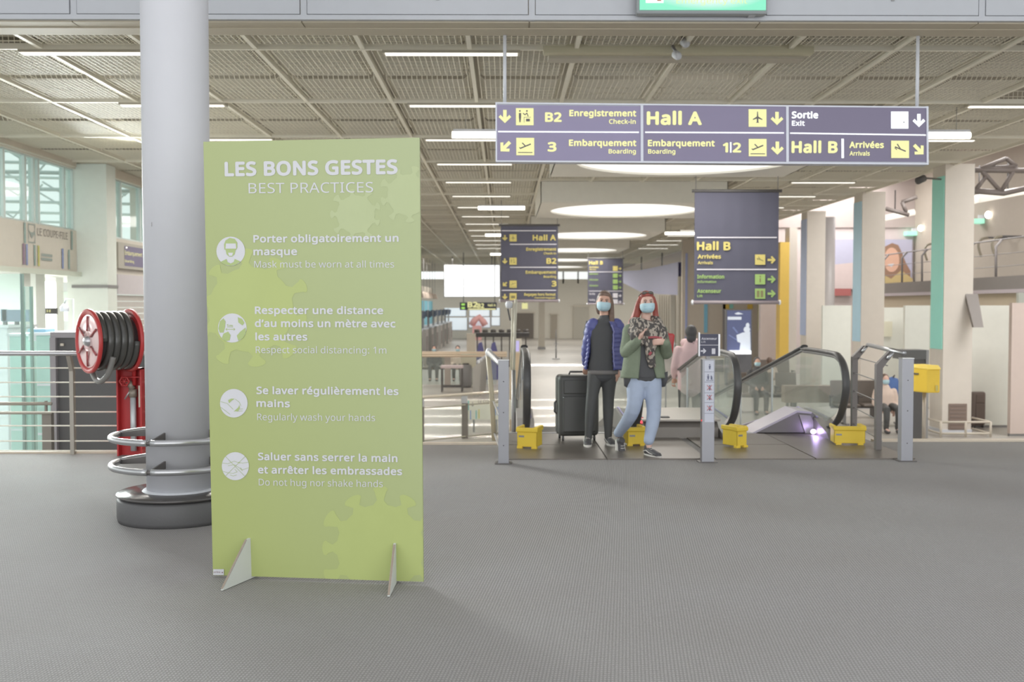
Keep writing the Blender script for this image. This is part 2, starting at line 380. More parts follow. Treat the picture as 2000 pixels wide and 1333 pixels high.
# perforated backing above trays keeps the void readable
for j, (x, y, w) in enumerate([(-3.2, 16.8, 5.0), (-1.0, 19.5, 3.8), (4.8, 12.6, 4.2), (-6, 13, 3)]):
    MB().tube([(x-w/2, y, 4.82), (x+w/2, y+.1, 4.82)], .09, 10).build('duct', M_VOID, ce)
# ---------------------------------------------------------------- left wall of the lower hall
LX = -8.72
M_LW = mat('left_wall', (212, 206, 196), .6)
wl = MB().box(LX-.25, LX, 11.2, 24.6, 2.2, 3.06).box(LX-.25, LX, 11.2, 90, 4.31, 5.0).build('wall_left', M_LW, kind='structure')
MB().box(LX, LX+.1, 11.2, 20.8, 4.33, 4.44).build('cornice', M_CREAM, wl); MB().box(LX-.02, LX+.1, 11.2, 21, 2.13, 2.22).build('lower_ledge', mat('pale_ledge', (206, 212, 200), .5), wl)
pf = MB().box(LX-.2, -8.1, 21.0, 21.5, LOW, 4.42).build('pilaster', mat('grey_green_paint', (226, 232, 226), .6), wl)
MB().box(LX-.1, -8.08, 20.97, 21.53, 1.9, 1.96).build('joint_band', M_STEELD, pf)
MB().box(LX-.25, -8.3, 21.5, 30, 2.2, 2.98).box(LX-.25, -8.3, 24.7, 60, 2.2, 5.0).box(LX-.25, -8.3, 26.0, 60, LOW, 2.2).build('wall_left', M_LW, kind='structure')
MB().box(-8.32, -8.22, 21.5, 60, 4.24, 4.42).build('cornice', M_CREAM, wl)
# shutter with slats under the illuminated sign
sh = T('roller_shutter', 'pale grey roller shutter with horizontal slats under the small boarding sign at left', 'shutter', (-8.25, 23.5, LOW))
for i in range(12):
    z = 1.70-i*.135
    MB().rbox((-8.22, 24.0, z), (.03, 4.6, .12), ry=.18).build('slat', mat('shutter_grey', (198, 194, 190), .5), sh)
MB().box(-8.28, -8.12, 21.6, 26.2, 1.78, 2.2).build('shutter_box', mat('lilac_grey', (196, 190, 194), .5), sh)
# upper windows with mullions and glass, each bay a window
def wall_window(n, x, ya, yb, za, zb, ys):
    w = MB().box(x-.04, x+.04, ya, yb, za, za+.04).box(x-.04, x+.04, ya, yb, zb-.04, zb).build('window_%d' % n, mat('pale_frame', (206, 218, 216), .4), kind='structure')
    for y in ys: MB().box(x-.05, x+.05, y-.035, y+.035, za, zb).build('mullion', MATS['pale_frame'], w)
    for a, b in zip([ya]+ys, ys+[yb]): MB().box(x-.006, x+.006, a, b, za+.04, zb-.04).build('pane', M_TEALGLASS, w)
ysl = [Xp(px, 380, LX-.1).y for px in (3, 45, 62, 71, 122, 139)]
wall_window(1, LX-.1, 12.5, 20.99, 3.06, 4.32, [14.5, 16.2]+ysl)
wall_window(2, -8.3-.1, 21.52, 24.7, 2.98, 4.26, [Xp(px, 380, -8.4).y for px in (232, 270, 278)])
# bright concourse beyond the left wall
M_FAR = mat('outside_white', (226, 230, 226), .6)
wf = MB().box(-34, -33.8, 8, 60, LOW, 3.0).build('wall_outer_left', M_FAR, kind='structure')
MB().box(-34, LX-.25, 38, 38.2, LOW, 3.2).build('wall_outer_end', M_FAR, kind='structure')
for i, (a, b) in enumerate([((-16, 20, LOW), (-16, 20, 9)), ((-22, 30, LOW), (-22, 30, 9))]):
    c = T('round_column', ['white round column seen through the upper left window', 'white round column further back beyond the left wall'][i], 'column', a)
    MB().cyl(a, b, .28, 24).build('shaft', M_FAR, c); MB().cyl((a[0], a[1], LOW), (a[0], a[1], LOW+.15), .36, 24).build('base', M_FAR, c)
M_TRUSS = mat('truss_grey', (186, 198, 196), .5)
tr = T('roof_truss', 'pale grey space frame roof truss seen through the upper left windows', 'truss', (-16, 26, 6))
for i in range(7):
    y = 17+i*3.2; z = 6.3-i*.06
    MB().tube([(-30, y, z), (-9.5, y, z-.5)], .05, 6).build('chord', M_TRUSS, tr)
    MB().tube([(-30, y+1.2, z-1.1), (-9.5, y+1.2, z-1.5)], .05, 6).build('chord', M_TRUSS, tr)
    for k in range(6):
        x = -29+k*3.2; MB().tube([(x, y, z-.05), (x+1.6, y+1.2, z-1.2), (x+3.2, y, z-.15)], .035, 6).build('strut', M_TRUSS, tr)
# service counter room under the band
MB().box(-16, LX-.02, 12, 30, 2.22, 2.3).build('ceiling', M_FAR, kind='structure')
# ---------------------------------------------------------------- right side: wall, balcony, end wall
M_TAU = mat('taupe_wall', (176, 168, 156), .7)
MB().box(15.8, 16.0, 12, 42.6, LOW, 8.5).build('wall_right', M_TAU, kind='structure')
MB().box(10.0, 16.2, 12, 90, 8.4, 8.6).box(10.0, 10.2, 10, 90, 5.05, 8.4).build('ceiling', mat('rose_grey_roof', (196, 184, 178), .7), kind='structure')
for i in range(9): MB().box(10.2, 15.8, 14+i*4, 14.15+i*4, 6.9+.05*i, 7.2+.05*i).build('trim_%d' % (10+i), mat('roof_beam', (150, 140, 134), .6), kind='structure')
MB().box(9.5, 16.2, 39.85, 90, 4.5, 4.6).build('ceiling', mat('far_ceiling_taupe', (180, 172, 166), .7), kind='structure')
# far end
M_FE = mat('far_wall_beige', (218, 212, 200), .7)
fw = MB().box(-9, 16, 83, 83.3, LOW, 3.7).box(-9, 16, 84.5, 84.8, 4.9, 5.1).build('wall_back', M_FE, kind='structure')
MB().box(-9, 16, 82.6, 83.0, 4.3, 5.0).build('header', M_FE, fw)
for i, (a, b) in enumerate(((866, 977), (1088, 1100), (1101, 1129), (1131, 1150), (1219, 1260))):
    p0 = Yp(a, 556, 83.1); p1 = Yp(b, 533, 83.1)
    w = MB().box(p0.x, p1.x, 83.05, 83.1, 3.35, 4.3).build('window_%d' % (5+i), mat('bright_window', (238, 242, 242), .5, emit=.55), kind='structure')
    MB().box(p1.x-.06, p1.x+.06, 83.0, 83.06, 3.35, 4.3).build('mullion', M_STEELD, w)
for i, (a, b, c, d) in enumerate(((1008, 1042, 612, 662), (1076, 1088, 615, 661), (1120, 1150, 600, 661))):
    p0 = Yp(a, d, 82.9); p1 = Yp(b, c, 82.9)
    dd = MB().box(p0.x, p1.x, 82.85, 83.0, LOW, p1.z).build('door_%d' % (1+i), mat(['dark_doorway', 'tan_door', 'panel_door'][i], [(120, 112, 104), (170, 160, 146), (190, 184, 172)][i], .6), kind='structure')
    MB().box(p0.x-.08, p1.x+.08, 82.8, 82.86, p1.z, p1.z+.12).build('lintel', M_CREAM, dd)
# ---------------------------------------------------------------- ceiling lights, skylights
def trough(x, y, w, lit, label, grp):
    t = T('ceiling_light', label, 'light', (x+w/2, y, 4.40), grp)
    MB().box(x, x+w, y-.05, y+.12, 4.375, 4.43).build('housing', mat('light_housing', (182, 175, 160), .5), t)
    MB().box(x+.03, x+w-.03, y-.045, y+.045, 4.36, 4.375).build('louvre', M_LAMP if lit else M_RAIL, t)
    return t
for j in range(14):
    y = 11.66+3.0*j
    row = ['nearest the header beam', 'second row from the beam', 'third row from the beam', 'fourth row from the beam'][j] if j < 4 else 'row %s beyond the hanging sign' % ['five', 'six', 'seven', 'eight', 'nine', 'ten', 'eleven', 'twelve', 'thirteen', 'fourteen'][j-4]
    trough(-1.37, y, 1.55, True, 'slim recessed strip light in the central column of strips, %s' % row, 'central recessed strip lights')
    if j < 8: trough(-5.45, y, 1.5, True, 'slim recessed strip light left of the round white column, %s' % row, 'left recessed strip lights')
    if j: trough(6.6, y, 1.5, True, 'slim recessed strip light above the right pillars, %s' % row, 'right recessed strip lights')
t = T('light_trough', 'long unlit beige light trough under the mesh ceiling near the cameras', 'light', (1.95, 11.7, 4.4))
MB().box(.44, 3.47, 11.55, 11.68, 4.36, 4.46).build('side_plate', mat('olive_beige', (204, 198, 172), .6), t)
MB().box(.5, 3.4, 11.68, 11.9, 4.33, 4.38).build('louvre', MATS['light_housing'], t)
for i, (px, py, rx) in enumerate(((1322, 108, .5), (1338, 84, -.4))):
    p = Yp(px, py, 11.3)
    c = T('ceiling_camera', ['white security camera hanging under the beige light trough', 'upper white spotlight camera by the ceiling rail above the sign'][i], 'camera', p)
    MB().lathe((p.x, p.y, p.z), [(0, -.06), (.03, -.06), (.045, -.04), (.045, .03), (.03, .06), (0, .06)], 16, (.3, -.8, -.5)).build('body', M_WHITE, c)
    MB().tube([(p.x, p.y+.02, p.z+.03), (p.x-.03, p.y+.1, p.z+.12), (p.x, p.y+.2, 4.42 if i == 0 else p.z+.16)], .018, 8).build('bracket', M_STEELD, c)
for i, (x, y) in enumerate(((-.76, 15), (5.55, 15), (-.7, 27.5), (5.8, 37), (-.7, 38), (5.9, 27.5), (-.7, 52))):
    L = 1.25; z = 4.02 if y < 20 else 4.15
    t = T('tube_light', ['bright hanging tube light behind the left end of the big sign', 'bright hanging tube light behind the right end of the big sign', 'bright hanging tube above the tall left banner', 'bright hanging tube beside the right banner', 'bright hanging tube at the left edge of the left banner', 'bright hanging tube further back on the right', 'furthest bright hanging tube behind the left banner'][i], 'light', (x+L/2, y, z))
    MB().tube([(x, y, z), (x+L, y, z)], .05, 12).build('tube', mat('tube_glow', (255, 250, 235), .5, emit=3.2, ecol=(255, 248, 230)), t)
    MB().box(x+.02, x+L-.02, y-.06, y+.06, z+.04, z+.075).build('reflector', M_WHITE, t)
    for q in (x+.2, x+L-.2): MB().tube([(q, y, z+.07), (q, y, 4.45)], .004, 5).build('wire', M_STEELD, t)
names = ['nearest', 'second', 'third', 'fourth', 'fifth', 'furthest']
for i, ((x0, x1, y0, y1), yc) in enumerate(zip(BOX, SKYL)):
    z0 = 3.93; t = T('skylight_box', '%s white boxed round skylight in the mesh ceiling' % names[i], 'skylight', (3.02, yc, z0), 'round skylights down the hall')
    pl = Plane((3.02, yc, 0), (1, 0, 0), (0, 1, 0)); n = 64; hx, hy, r = 2.18, 2.15, 1.85
    m = MB(); ri = []; ro = []
    for k in range(n):
        a = 2*math.pi*k/n; c, s = math.cos(a), math.sin(a); q = 1/max(abs(c)/hx, abs(s)/hy)
        ri.append((3.02+r*c, yc+r*s)); ro.append((3.02+q*c, yc+q*s))
    m.add([(*p, z0) for p in ri]+[(*p, z0) for p in ro]+[(*p, z0+.05) for p in ri], [(k, (k+1) % n, n+(k+1) % n, n+k) for k in range(n)]+[(k, (k+1) % n, 2*n+(k+1) % n, 2*n+k) for k in range(n)])
    m.box(x0, x1, y0, y0+.02, z0, 4.42).box(x0, x1, y1-.02, y1, z0, 4.42).box(x0, x0+.02, y0, y1, z0, 4.42).box(x1-.02, x1, y0, y1, z0, 4.42)
    m.build('surround', mat('skylight_white', (238, 235, 226), .6), t)
    MB().prism(Plane((0, 0, 0), (1, 0, 0), (0, 1, 0)), ri, z0+.04, z0+.06).build('diffuser', M_GLOW, t)
# ---------------------------------------------------------------- green standing poster
BL = Zp(415, 1124, .015); BR = Zp(826, 1137, .015)
U = (BR-BL); U.z = 0; WP = U.length; U.normalize(); HN = U.cross(Vector((0, 0, 1)))
best = None
for q in range(-40, 41):
    lean = q*.001; V = (Vector((0, 0, 1))+HN*lean).normalized(); p = Plane(BL, U, V)
    a = p.uv(398, 277); b = p.uv(820, 269); e = abs((b[0]-a[0])-WP)
    if best is None or e < best[0]: best = (e, V, a, b)
V = best[1]; HP = (best[2][1]+best[3][1])/2
PP = Plane(BL+U*(best[2][0]*.5), U, V)
po = T('poster_stand', 'tall lime green cardboard health notice standing on the carpet', 'sign', (BL+BR)/2)
def poster_mat():
    m = mat('poster_green', (180, 202, 124), .45, var=.01); nt = m.node_tree; b = nt.nodes['Principled BSDF']; L = nt.links.new
    tc = nt.nodes.new('ShaderNodeTexCoord'); sp = nt.nodes.new('ShaderNodeSeparateXYZ'); L(tc.outputs['Generated'], sp.inputs[0])
    ma = nt.nodes.new('ShaderNodeMath'); ma.operation = 'MULTIPLY_ADD'; L(sp.outputs[0], ma.inputs[0]); ma.inputs[1].default_value = .5
    mb = nt.nodes.new('ShaderNodeMath'); mb.operation = 'MULTIPLY'; L(sp.outputs[2], mb.inputs[0]); mb.inputs[1].default_value = .5; L(mb.outputs[0], ma.inputs[2])
    r = nt.nodes.new('ShaderNodeValToRGB'); L(ma.outputs[0], r.inputs[0]); r.color_ramp.elements[0].color = (*lin((166, 176, 106)), 1); r.color_ramp.elements[1].color = (*lin((172, 182, 138)), 1)
    e = r.color_ramp.elements.new(.5); e.color = (*lin((168, 178, 124)), 1); L(r.outputs[0], b.inputs['Base Color']); return m
MB().prism(PP, [(0, 0), (WP, 0), (WP, HP), (0, HP)], -.018, 0).build('panel', poster_mat(), po)
def virus(P, cx, cy, r, n, ph, big=1.0):
    out = []
    for k in range(n):
        a = ph+2*math.pi*k/n; b = ph+2*math.pi*(k+1)/n; w = .11*big; R = r*(1.26+.09*(k % 2)); kw = r*(.21 if k % 3 else .17); c, s = math.cos(a), math.sin(a)
        f = lambda u, v: (cx+u*c-v*s, cy+u*s+v*c)
        out += [f(r*math.cos(w*1.5), -r*math.sin(w*1.5)), f(r*1.1, -w*.7*r)]
        out += [f(R+kw*.45*math.cos(t), kw*math.sin(t)) for t in [-2.2+4.4*q/12 for q in range(13)]]
        out += [f(r*1.1, w*.7*r), f(r*math.cos(w*1.5), r*math.sin(w*1.5))]
        a0, a1 = a+w*1.5, b-w*1.5
        out += [(cx+r*math.cos(a0+(a1-a0)*q/5), cy+r*math.sin(a0+(a1-a0)*q/5)) for q in range(1, 5)]
    P.poly(out)
P = Print(PP, .0012); P.clip = (0, 0, WP, HP)
virus(P, 695, 419, 37, 9, .35); P.build('printed_virus_shape', mat('print_pale_lime', (178, 188, 142), .45), po, label='pale round virus silhouette')
P = Print(PP, .0012); P.clip = (0, 0, WP, HP); virus(P, 797, 381, 40, 9, 0.1); P.build('printed_virus_shape', mat('print_pale_lime', (0, 0, 0)), po, label='pale round virus silhouette at the edge')
P = Print(PP, .0012); P.clip = (0, 0, WP, HP)
virus(P, 490, 605, 83, 10, .2); P.build('printed_virus_shape', mat('print_lime', (175, 186, 117), .45), po, label='large lime virus silhouette')
P = Print(PP, .0012); P.clip = (0, 0, WP, HP); virus(P, 743, 1071, 85, 12, .0); P.build('printed_virus_shape', mat('print_lime', (0, 0, 0)), po, label='large lime virus silhouette at the foot')
P = Print(PP, .0024)
B = .028
P.text('LES BONS GESTES', 441, 775, 344.5, 28, .045, y1=340)
P.text('BEST PRACTICES', 486, 729, 378, 20, .006, y1=376)
for t, x0, x1, y0, y1, bo in (
    ('Porter obligatoirement un', 496, 778, 474, 472.5, 1), ('masque', 496, 580, 499, 498.5, 1), ('Mask must be worn at all times', 497, 770, 523, 523, 0),
    ('Respecter une distance', 499, 748, 613.5, 614, 1), ('d’au moins un mètre avec', 499, 772, 639, 640, 1), ('les autres', 500, 600, 665, 665.5, 1), ('Respect social distancing: 1m', 500, 755, 690, 691, 0),
    ('Se laver régulièrement les', 502, 778, 770, 772, 1), ('mains', 502, 566, 795, 796, 1), ('Regularly wash your hands', 503, 733, 821, 823, 0),
    ('Saluer sans serrer la main', 505, 776, 899, 903, 1), ('et arrêter les embrassades', 505, 785, 925, 928.5, 1), ('Do not hug nor shake hands', 506, 748, 948.5, 952, 0)):
    P.text(t, x0, x1, y0, 14.5 if bo else 13, .034 if bo else .004, y1=y1)
mw = mat('print_white', (206, 206, 210), .45); P.build('printed_lettering', mw, po)
for q in ((451, 491, 28, 28.5), (454, 641, 28, 28.5), (457, 788, 27, 28), (460, 911, 26.5, 27.5)): Print(PP, .0028).disc(*q).build('round_icon', mw, po)
P = Print(PP, .0042)
# masked face icon
P.poly([(438, 478), (441, 470), (449, 465), (459, 467), (464, 474), (464, 484), (462, 488), (439, 488)])
P.poly([(441, 488), (461, 488), (459, 497), (454, 501.5), (448, 501.5), (443, 497)]); P.poly([(431, 512), (443, 506), (445, 512), (451, 515), (457, 512), (459, 506), (470, 511), (462, 517), (451, 519.5), (440, 517)])
# two heads one metre apart
P.poly([(430, 628), (437, 622), (441, 628), (440, 640), (437, 650), (430, 650), (427, 642)]); P.poly([(437, 652), (446, 648), (451, 655), (449, 665), (441, 667), (434, 660)])
P.poly([(465, 620), (473, 623), (478, 631), (474, 636), (466, 630)]); P.poly([(470, 648), (480, 640), (481, 648), (476, 660), (466, 666), (463, 656)])
P.text('1m', 444, 455, 640, 6.5, .02); P.line([(442, 643.5), (459, 643.5)], 1.0); P.line([(444, 641.5), (441.5, 643.5), (444, 645.5)], .9); P.line([(457, 641.5), (459.5, 643.5), (457, 645.5)], .9)
# washing hands
P.poly([(446, 782), (452, 779), (459, 779), (453, 783), (448, 788)]); P.poly([(457, 804), (466, 796), (468, 791), (469, 797), (466, 803)])
for pts in ([(432, 785), (444, 788), (456, 800)], [(460, 780), (468, 786), (471, 793)], [(463, 804), (474, 803)], [(464, 800), (475, 799)], [(432, 796), (440, 802), (450, 810)]): P.line(pts, .7)
# shaking hands crossed out 
for pts in ([(435, 905), (446, 906), (458, 901), (469, 905)], [(434, 920), (446, 924), (456, 925), (464, 922), (459, 917)], [(446, 910), (458, 908), (468, 914), (474, 920)], [(486, 903), (474, 905), (466, 903)], [(486, 914), (474, 918), (470, 914)], [(450, 928), (456, 930), (463, 928)], [(441, 892), (478, 930)], [(479, 892), (441, 930)]): P.line(pts, .7)
P.build('printed_icon_details', mat('print_dark_lime', (168, 184, 122), .45), po, label='olive green icon drawings')
P = Print(PP, .0048); P.poly([(442, 476), (461, 476), (462, 486), (441, 486)]).poly([(446, 494), (456, 494), (454, 500), (448, 500)]); P.rect(417, 1112, 438, 1123.5); P.build('printed_label', mat('print_white', (0, 0, 0)), po)
P = Print(PP, .0058); P.text('airline', 418, 431, 1119.5, 4, .01); P.disc(435, 1118.5, 1.3); P.build('printed_label_text', mat('print_red_grey', (140, 110, 116), .5), po)
M_CARD = mat('corrugated_card', (206, 208, 204), .7); M_CARDE = mat('card_edge', (160, 146, 132), .8, bump=.5, bscale=250)
for fx, fy, tx, ty, bx, by, lab in ((433, 1154, 467, 1047, 489, 1130, 'left white card foot'), (759, 1166, 766, 1057, 772, 1137, 'right white card foot')):
    toe = Zp(fx, fy, 0.004); u0, _ = PP.uv(bx, by); heel = PP.at(u0, 0); heel.z = 0.004
    d = heel-toe; d.z = 0; Lf = d.length; d.normalize(); _, vt = PP.uv(tx, ty)
    pl = Plane(toe, d, (0, 0, 1)); q = Lf+.06
    m = MB().prism(pl, [(0, 0), (q, 0), (q, .1), (Lf, .28), (Lf-.0, vt), (Lf-.035, vt-.005)], -.007, .007); m.build('foot', M_CARD, po, label=lab)
    sl = [(0.002, .006), (Lf-.036, vt-.004)]
    a = pl.at(*sl[0]); b = pl.at(*sl[1]); nn = pl.N*.006; off = (pl.V*.002-pl.U*.0025)
    MB().add([a-nn+off, a+nn+off, b+nn+off, b-nn+off], [(0, 1, 2, 3)]).build('foot_edge', M_CARDE, po)
# ---------------------------------------------------------------- round column with rails and drum base
cx, cy = Yp(350.5, 900, 7.4).x, 7.4
co = T('round_column', 'thick round white column beside the green poster, ringed by two steel rails', 'column', (cx, cy, 0))
MB().lathe((cx, cy, 0), [(0, .19), (.228, .19), (.2325, 3), (.237, 7.58), (0, 7.58)], 96).build('shaft', mat('column_white', (206, 206, 211), .5, var=.02, bump=.03, bscale=30), co)
MB().lathe((cx, cy, 0), [(0, .0), (.422, 0), (.43, .03), (.43, .15), (.418, .165), (0, .165)], 72).build('drum_base', mat('dark_drum', (92, 91, 92), .55, bump=.1), co)
MB().lathe((cx, cy, 0), [(0, .167), (.40, .167), (.43, .178), (.437, .188), (.43, .195), (.23, .205), (.2, .205)], 96).build('base_plate', mat('plate_grey', (100, 97, 96), .2, .4), co)
MB().lathe((cx, cy, 0), [(.262, .2), (.25, .212), (.228, .214)], 64).build('collar', M_WHITE, co)
for py in (853, 907):
    z = 1.53-(py-HOR)/2000*7.4+.01
    for g in range(4):
        a0 = -math.pi/2+.0-.1+g*math.pi/2; a1 = a0+math.pi/2-.06
        pts = [(cx+.462*math.cos(a0+(a1-a0)*k/18), cy+.462*math.sin(a0+(a1-a0)*k/18), z) for k in range(19)]
        MB().tube(pts, .023, 12).build('guard_rail', M_STEEL, co)
        am = a0-.03; c, s = math.cos(am), math.sin(am)
        MB().tube([(cx+.462*math.cos(am-.06), cy+.462*math.sin(am-.06), z), (cx+.462*math.cos(am+.06), cy+.462*math.sin(am+.06), z)], .016, 8).build('joint', M_DARKM, co)
        MB().prism(Plane((cx, cy, z), (c, s, 0), (0, 0, 1)), [(.22, -.01), (.462, -.02), (.462, .01), (.22, .045)], -.006, .006).build('bracket', M_DARKM, co)
MB().rbox((cx-.11, cy-.205, 2.1), (.004, .004, .03)).build('scuff', M_STEELD, co)
# ---------------------------------------------------------------- fire hose reel
bp = Zp(262, 889, 0); bp = Vector((bp.x, bp.y, 0))
hr = T('hose_reel', 'red fire hose reel with coiled dark hose on a red stand', 'fire hose', bp)
X0, Y_, = bp.x, bp.y
MB().box(X0-.14, X0+.115, Y_-.005, Y_+.01, 0, .9).box(X0-.14, X0-.125, Y_-.09, Y_, 0, .9).box(X0+.10, X0+.115, Y_-.09, Y_, 0, .9).box(X0-.14, X0+.115, Y_-.09, Y_, .885, .9).box(X0-.10, X0+.1, Y_-.075, Y_, .80, .81).build('stand', mat('stand_red', (186, 48, 50), .4), hr)
MB().tube([(X0+.015, Y_-.05, .05), (X0+.015, Y_-.05, .60)], .03, 14).build('pipe', mat('galvanised', (200, 204, 206), .4, .3, bump=.05), hr)
MB().tube([(X0+.015, Y_-.05, .60), (X0+.015, Y_-.05, .68)], .042, 12).tube([(X0+.015, Y_-.05, .68), (X0-.03, Y_-.06, .76)], .03, 10).build('valve', mat('valve_brass', (150, 140, 128), .4, .3), hr)
MB().tube([(X0+.01, Y_-.06, .70), (X0-.06, Y_-.08, .58)], .008, 6).build('lever', M_STEEL, hr)
MB().tube([(X0+.03, Y_-.05, .72), (X0+.03, Y_-.05, 1.0), (X0+.03, Y_-.02, 1.2)], .022, 10).build('riser', MATS['stand_red'], hr)
wc = Vector((X0-.05, Y_-.11, .765))
m = MB(); m.tube([(wc.x+.045*math.cos(2*math.pi*k/20)*(1+.12*math.cos(6*2*math.pi*k/20)), wc.y, wc.z+.045*math.sin(2*math.pi*k/20)*(1+.12*math.cos(6*2*math.pi*k/20))) for k in range(20)], .008, 6, closed=True)
for k in range(3): a = k*math.pi/3; m.tube([(wc.x-.045*math.cos(a), wc.y, wc.z-.045*math.sin(a)), (wc.x+.045*math.cos(a), wc.y, wc.z+.045*math.sin(a))], .006, 6)
m.tube([tuple(wc), (wc.x+.02, wc.y+.06, wc.z)], .01, 6).build('hand_wheel', M_RED, hr)
MB().box(X0+.085, X0+.1, Y_-.092, Y_-.088, .5, .72).build('tag', M_CREAM, hr)
rc = Yp(214, 666, 10.25); ax = Vector((-.73, -.68, 0)).normalized()
qR = ax.to_track_quat('Z', 'Y').to_matrix()
def rp(u, v, h): return rc+qR@Vector((u, v, h))
for s, lab in ((.205, 'outer flange'), (-.205, 'rear flange')):
    m = MB(); m.lathe(rc+ax*s, [(.262, -.006), (.30, -.02), (.318, -.014), (.318, .014), (.30, .02), (.262, .006), (.262, -.006)], 64, ax); f = m.build('flange', M_RED, hr)
    MB().lathe(rc+ax*s, [(0, .004), (.08, .004), (.09, .02 if s > 0 else -.02), (.11, .004), (.20, .012), (.265, .004)], 64, ax).build('disc', mat('pressed_red_white', (226, 196, 196), .22, .55) if s > 0 else M_RED, f)
    if s > 0:
        for k in range(6):
            a = k*math.pi/3+.5; e = rc+ax*(s+.012)
            MB().tube([rp(.1*math.cos(a), .1*math.sin(a), s+.018), rp(.25*math.cos(a), .25*math.sin(a), s+.014)], .010, 6).build('rib', mat('rib_red', (170, 96, 96), .35, .3), f)
        MB().lathe(rc+ax*s, [(0, .05), (.035, .045), (.05, .02), (.055, .0)], 24, ax).build('hub', M_STEEL, f)
pts = [rp(.262*math.cos(2*math.pi*k/40), .262*math.sin(2*math.pi*k/40), .16-.33*k/(40*5.0)) for k in range(int(40*5.0)+1)]
MB().tube(pts, .036, 12).build('hose', mat('hose_black', (76, 75, 72), .24), hr)
MB().lathe(rc, [(.2, -.2), (.228, -.2), (.228, .2), (.2, .2)], 40, ax).build('core', M_BLACK, hr)
lp = [rp(.0, 0, .1)+Vector((0, 0, -.262)), rp(0, 0, .15)+Vector((-.0, 0, -.33)), rp(0, 0, .13)+Vector((.02, -.02, -.395)), rp(0, 0, .02)+Vector((.02, 0, -.40)), rp(0, 0, -.08)+Vector((.02, 0, -.32)), rp(0, 0, -.12)+Vector((0, 0, -.25))]
def spline(P, n=6):
    P = [Vector(p) for p in P]; out = []
    for i in range(len(P)-1):
        p0, p1, p2, p3 = P[max(i-1, 0)], P[i], P[i+1], P[min(i+2, len(P)-1)]
        for k in range(n):
            t = k/n; out.append(.5*((2*p1)+(p2-p0)*t+(2*p0-5*p1+4*p2-p3)*t*t+(3*p1-p0-3*p2+p3)*t**3))
    return out+[P[-1]]
MB().tube(spline([rp(-.18, -.0, .13)+Vector((0, 0, -.2)), rp(-.1, 0, .13)+Vector((0, 0, -.33)), rp(.05, 0, .13)+Vector((0, 0, -.40)), rp(.19, 0, .1)+Vector((0, 0, -.33)), rp(.26, 0, .07)+Vector((0, 0, -.15))]), .028, 12).build('hose_end', mat('hose_grey', (128, 126, 122), .35), hr)
# ---------------------------------------------------------------- steel cable balustrade along the left edge
Yb = 10.55
ra = T('cable_balustrade', 'steel cable balustrade with round top rail along the left floor edge', 'railing', (-4.5, Yb, 0))
MB().tube([(-11, Yb-.08, 1.045), (-1.75, Yb-.08, 1.045)], .024, 12).build('top_rail', M_STEEL, ra)
for py in (719, 747, 775, 805, 832, 862, 881):
    z = 1.53-(py-HOR)/2000*Yb; MB().tube([(-11, Yb, z), (-1.75, Yb, z)], .0075, 6).build('cable', M_WIRE, ra)
for px in (-330, -95, 142, 372, 610):
    x = Yp(px, 800, Yb).x
    MB().prism(Plane((x, Yb, 0), (0, 1, 0), (0, 0, 1)), [(-.03, 0), (.03, 0), (.03, .88), (-.05, 1.035), (-.10, 1.02), (-.03, .86)], -.02, .02).tube([(x, Yb-.04, 1.0), (x, Yb-.08, 1.03)], .014, 8).build('post', mat('post_warm_steel', (168, 162, 152), .4, .4), ra)
# dark framed cabinet behind the balustrade
p0 = Yp(103, 885, 12.6); x0, x1 = p0.x, -1.9
db = T('display_back', 'large dark panelled unit standing behind the left cable balustrade', 'partition', ((x0+x1)/2, 12.7, LOW))
MB().box(x0+.06, x1, 12.62, 12.9, LOW, 1.16).build('body', mat('charcoal_panel', (92, 91, 92), .7), db)
MB().box(x0, x1, 12.58, 12.92, 1.14, 1.21).box(x0, x0+.07, 12.56, 12.92, LOW, 1.14).build('frame', mat('lilac_frame', (150, 146, 150), .5), db)
MB().box(x0+.07, x1, 12.59, 12.62, .93, .96).build('shelf_edge', mat('charcoal_edge', (120, 118, 118), .6), db)
MB().box(x0+.12, x0+.16, 12.58, 12.6, 1.04, 1.07).build('label', M_CREAM, db)
for k in range(1, 4): MB().box(x0+.07+k*1.15, x0+.08+k*1.15, 12.605, 12.622, LOW, .93).build('seam', MATS['charcoal_edge'], db)
# glazed booths and counters at the left
def booth(px0, px1, py0, py1, d, lab, mt, dep=.5, extra=None):
    a = Yp(px0, py1, d); b = Yp(px1, py0, d); t = T('glass_screen', lab, 'glass panel', ((a.x+b.x)/2, d, LOW))
    MB().box(a.x, b.x, d, d+.02, LOW+.05, b.z).build('pane', mt, t)
    MB().box(a.x, a.x+.03, d-.01, d+.04, LOW, b.z).build('edge_profile', mat('teal_edge', (140, 164, 158), .4), t)
    MB().box(b.x-.03, b.x, d-.01, d+.04, LOW, b.z).build('edge_profile', MATS['teal_edge'], t)
    MB().box(a.x, b.x, d-.04, d+.06, LOW, LOW+.07).build('foot_rail', MATS['teal_edge'], t); return t
booth(-60, 44, 535, 870, 13.4, 'tall clear glass screen at the far left behind the balustrade', M_TEALGLASS)
booth(47, 62, 560, 862, 14.2, 'narrow upright glass fin beside the teal counter', M_TEALGLASS)
M_TEAL = mat('teal_counter', (176, 206, 200), .4)
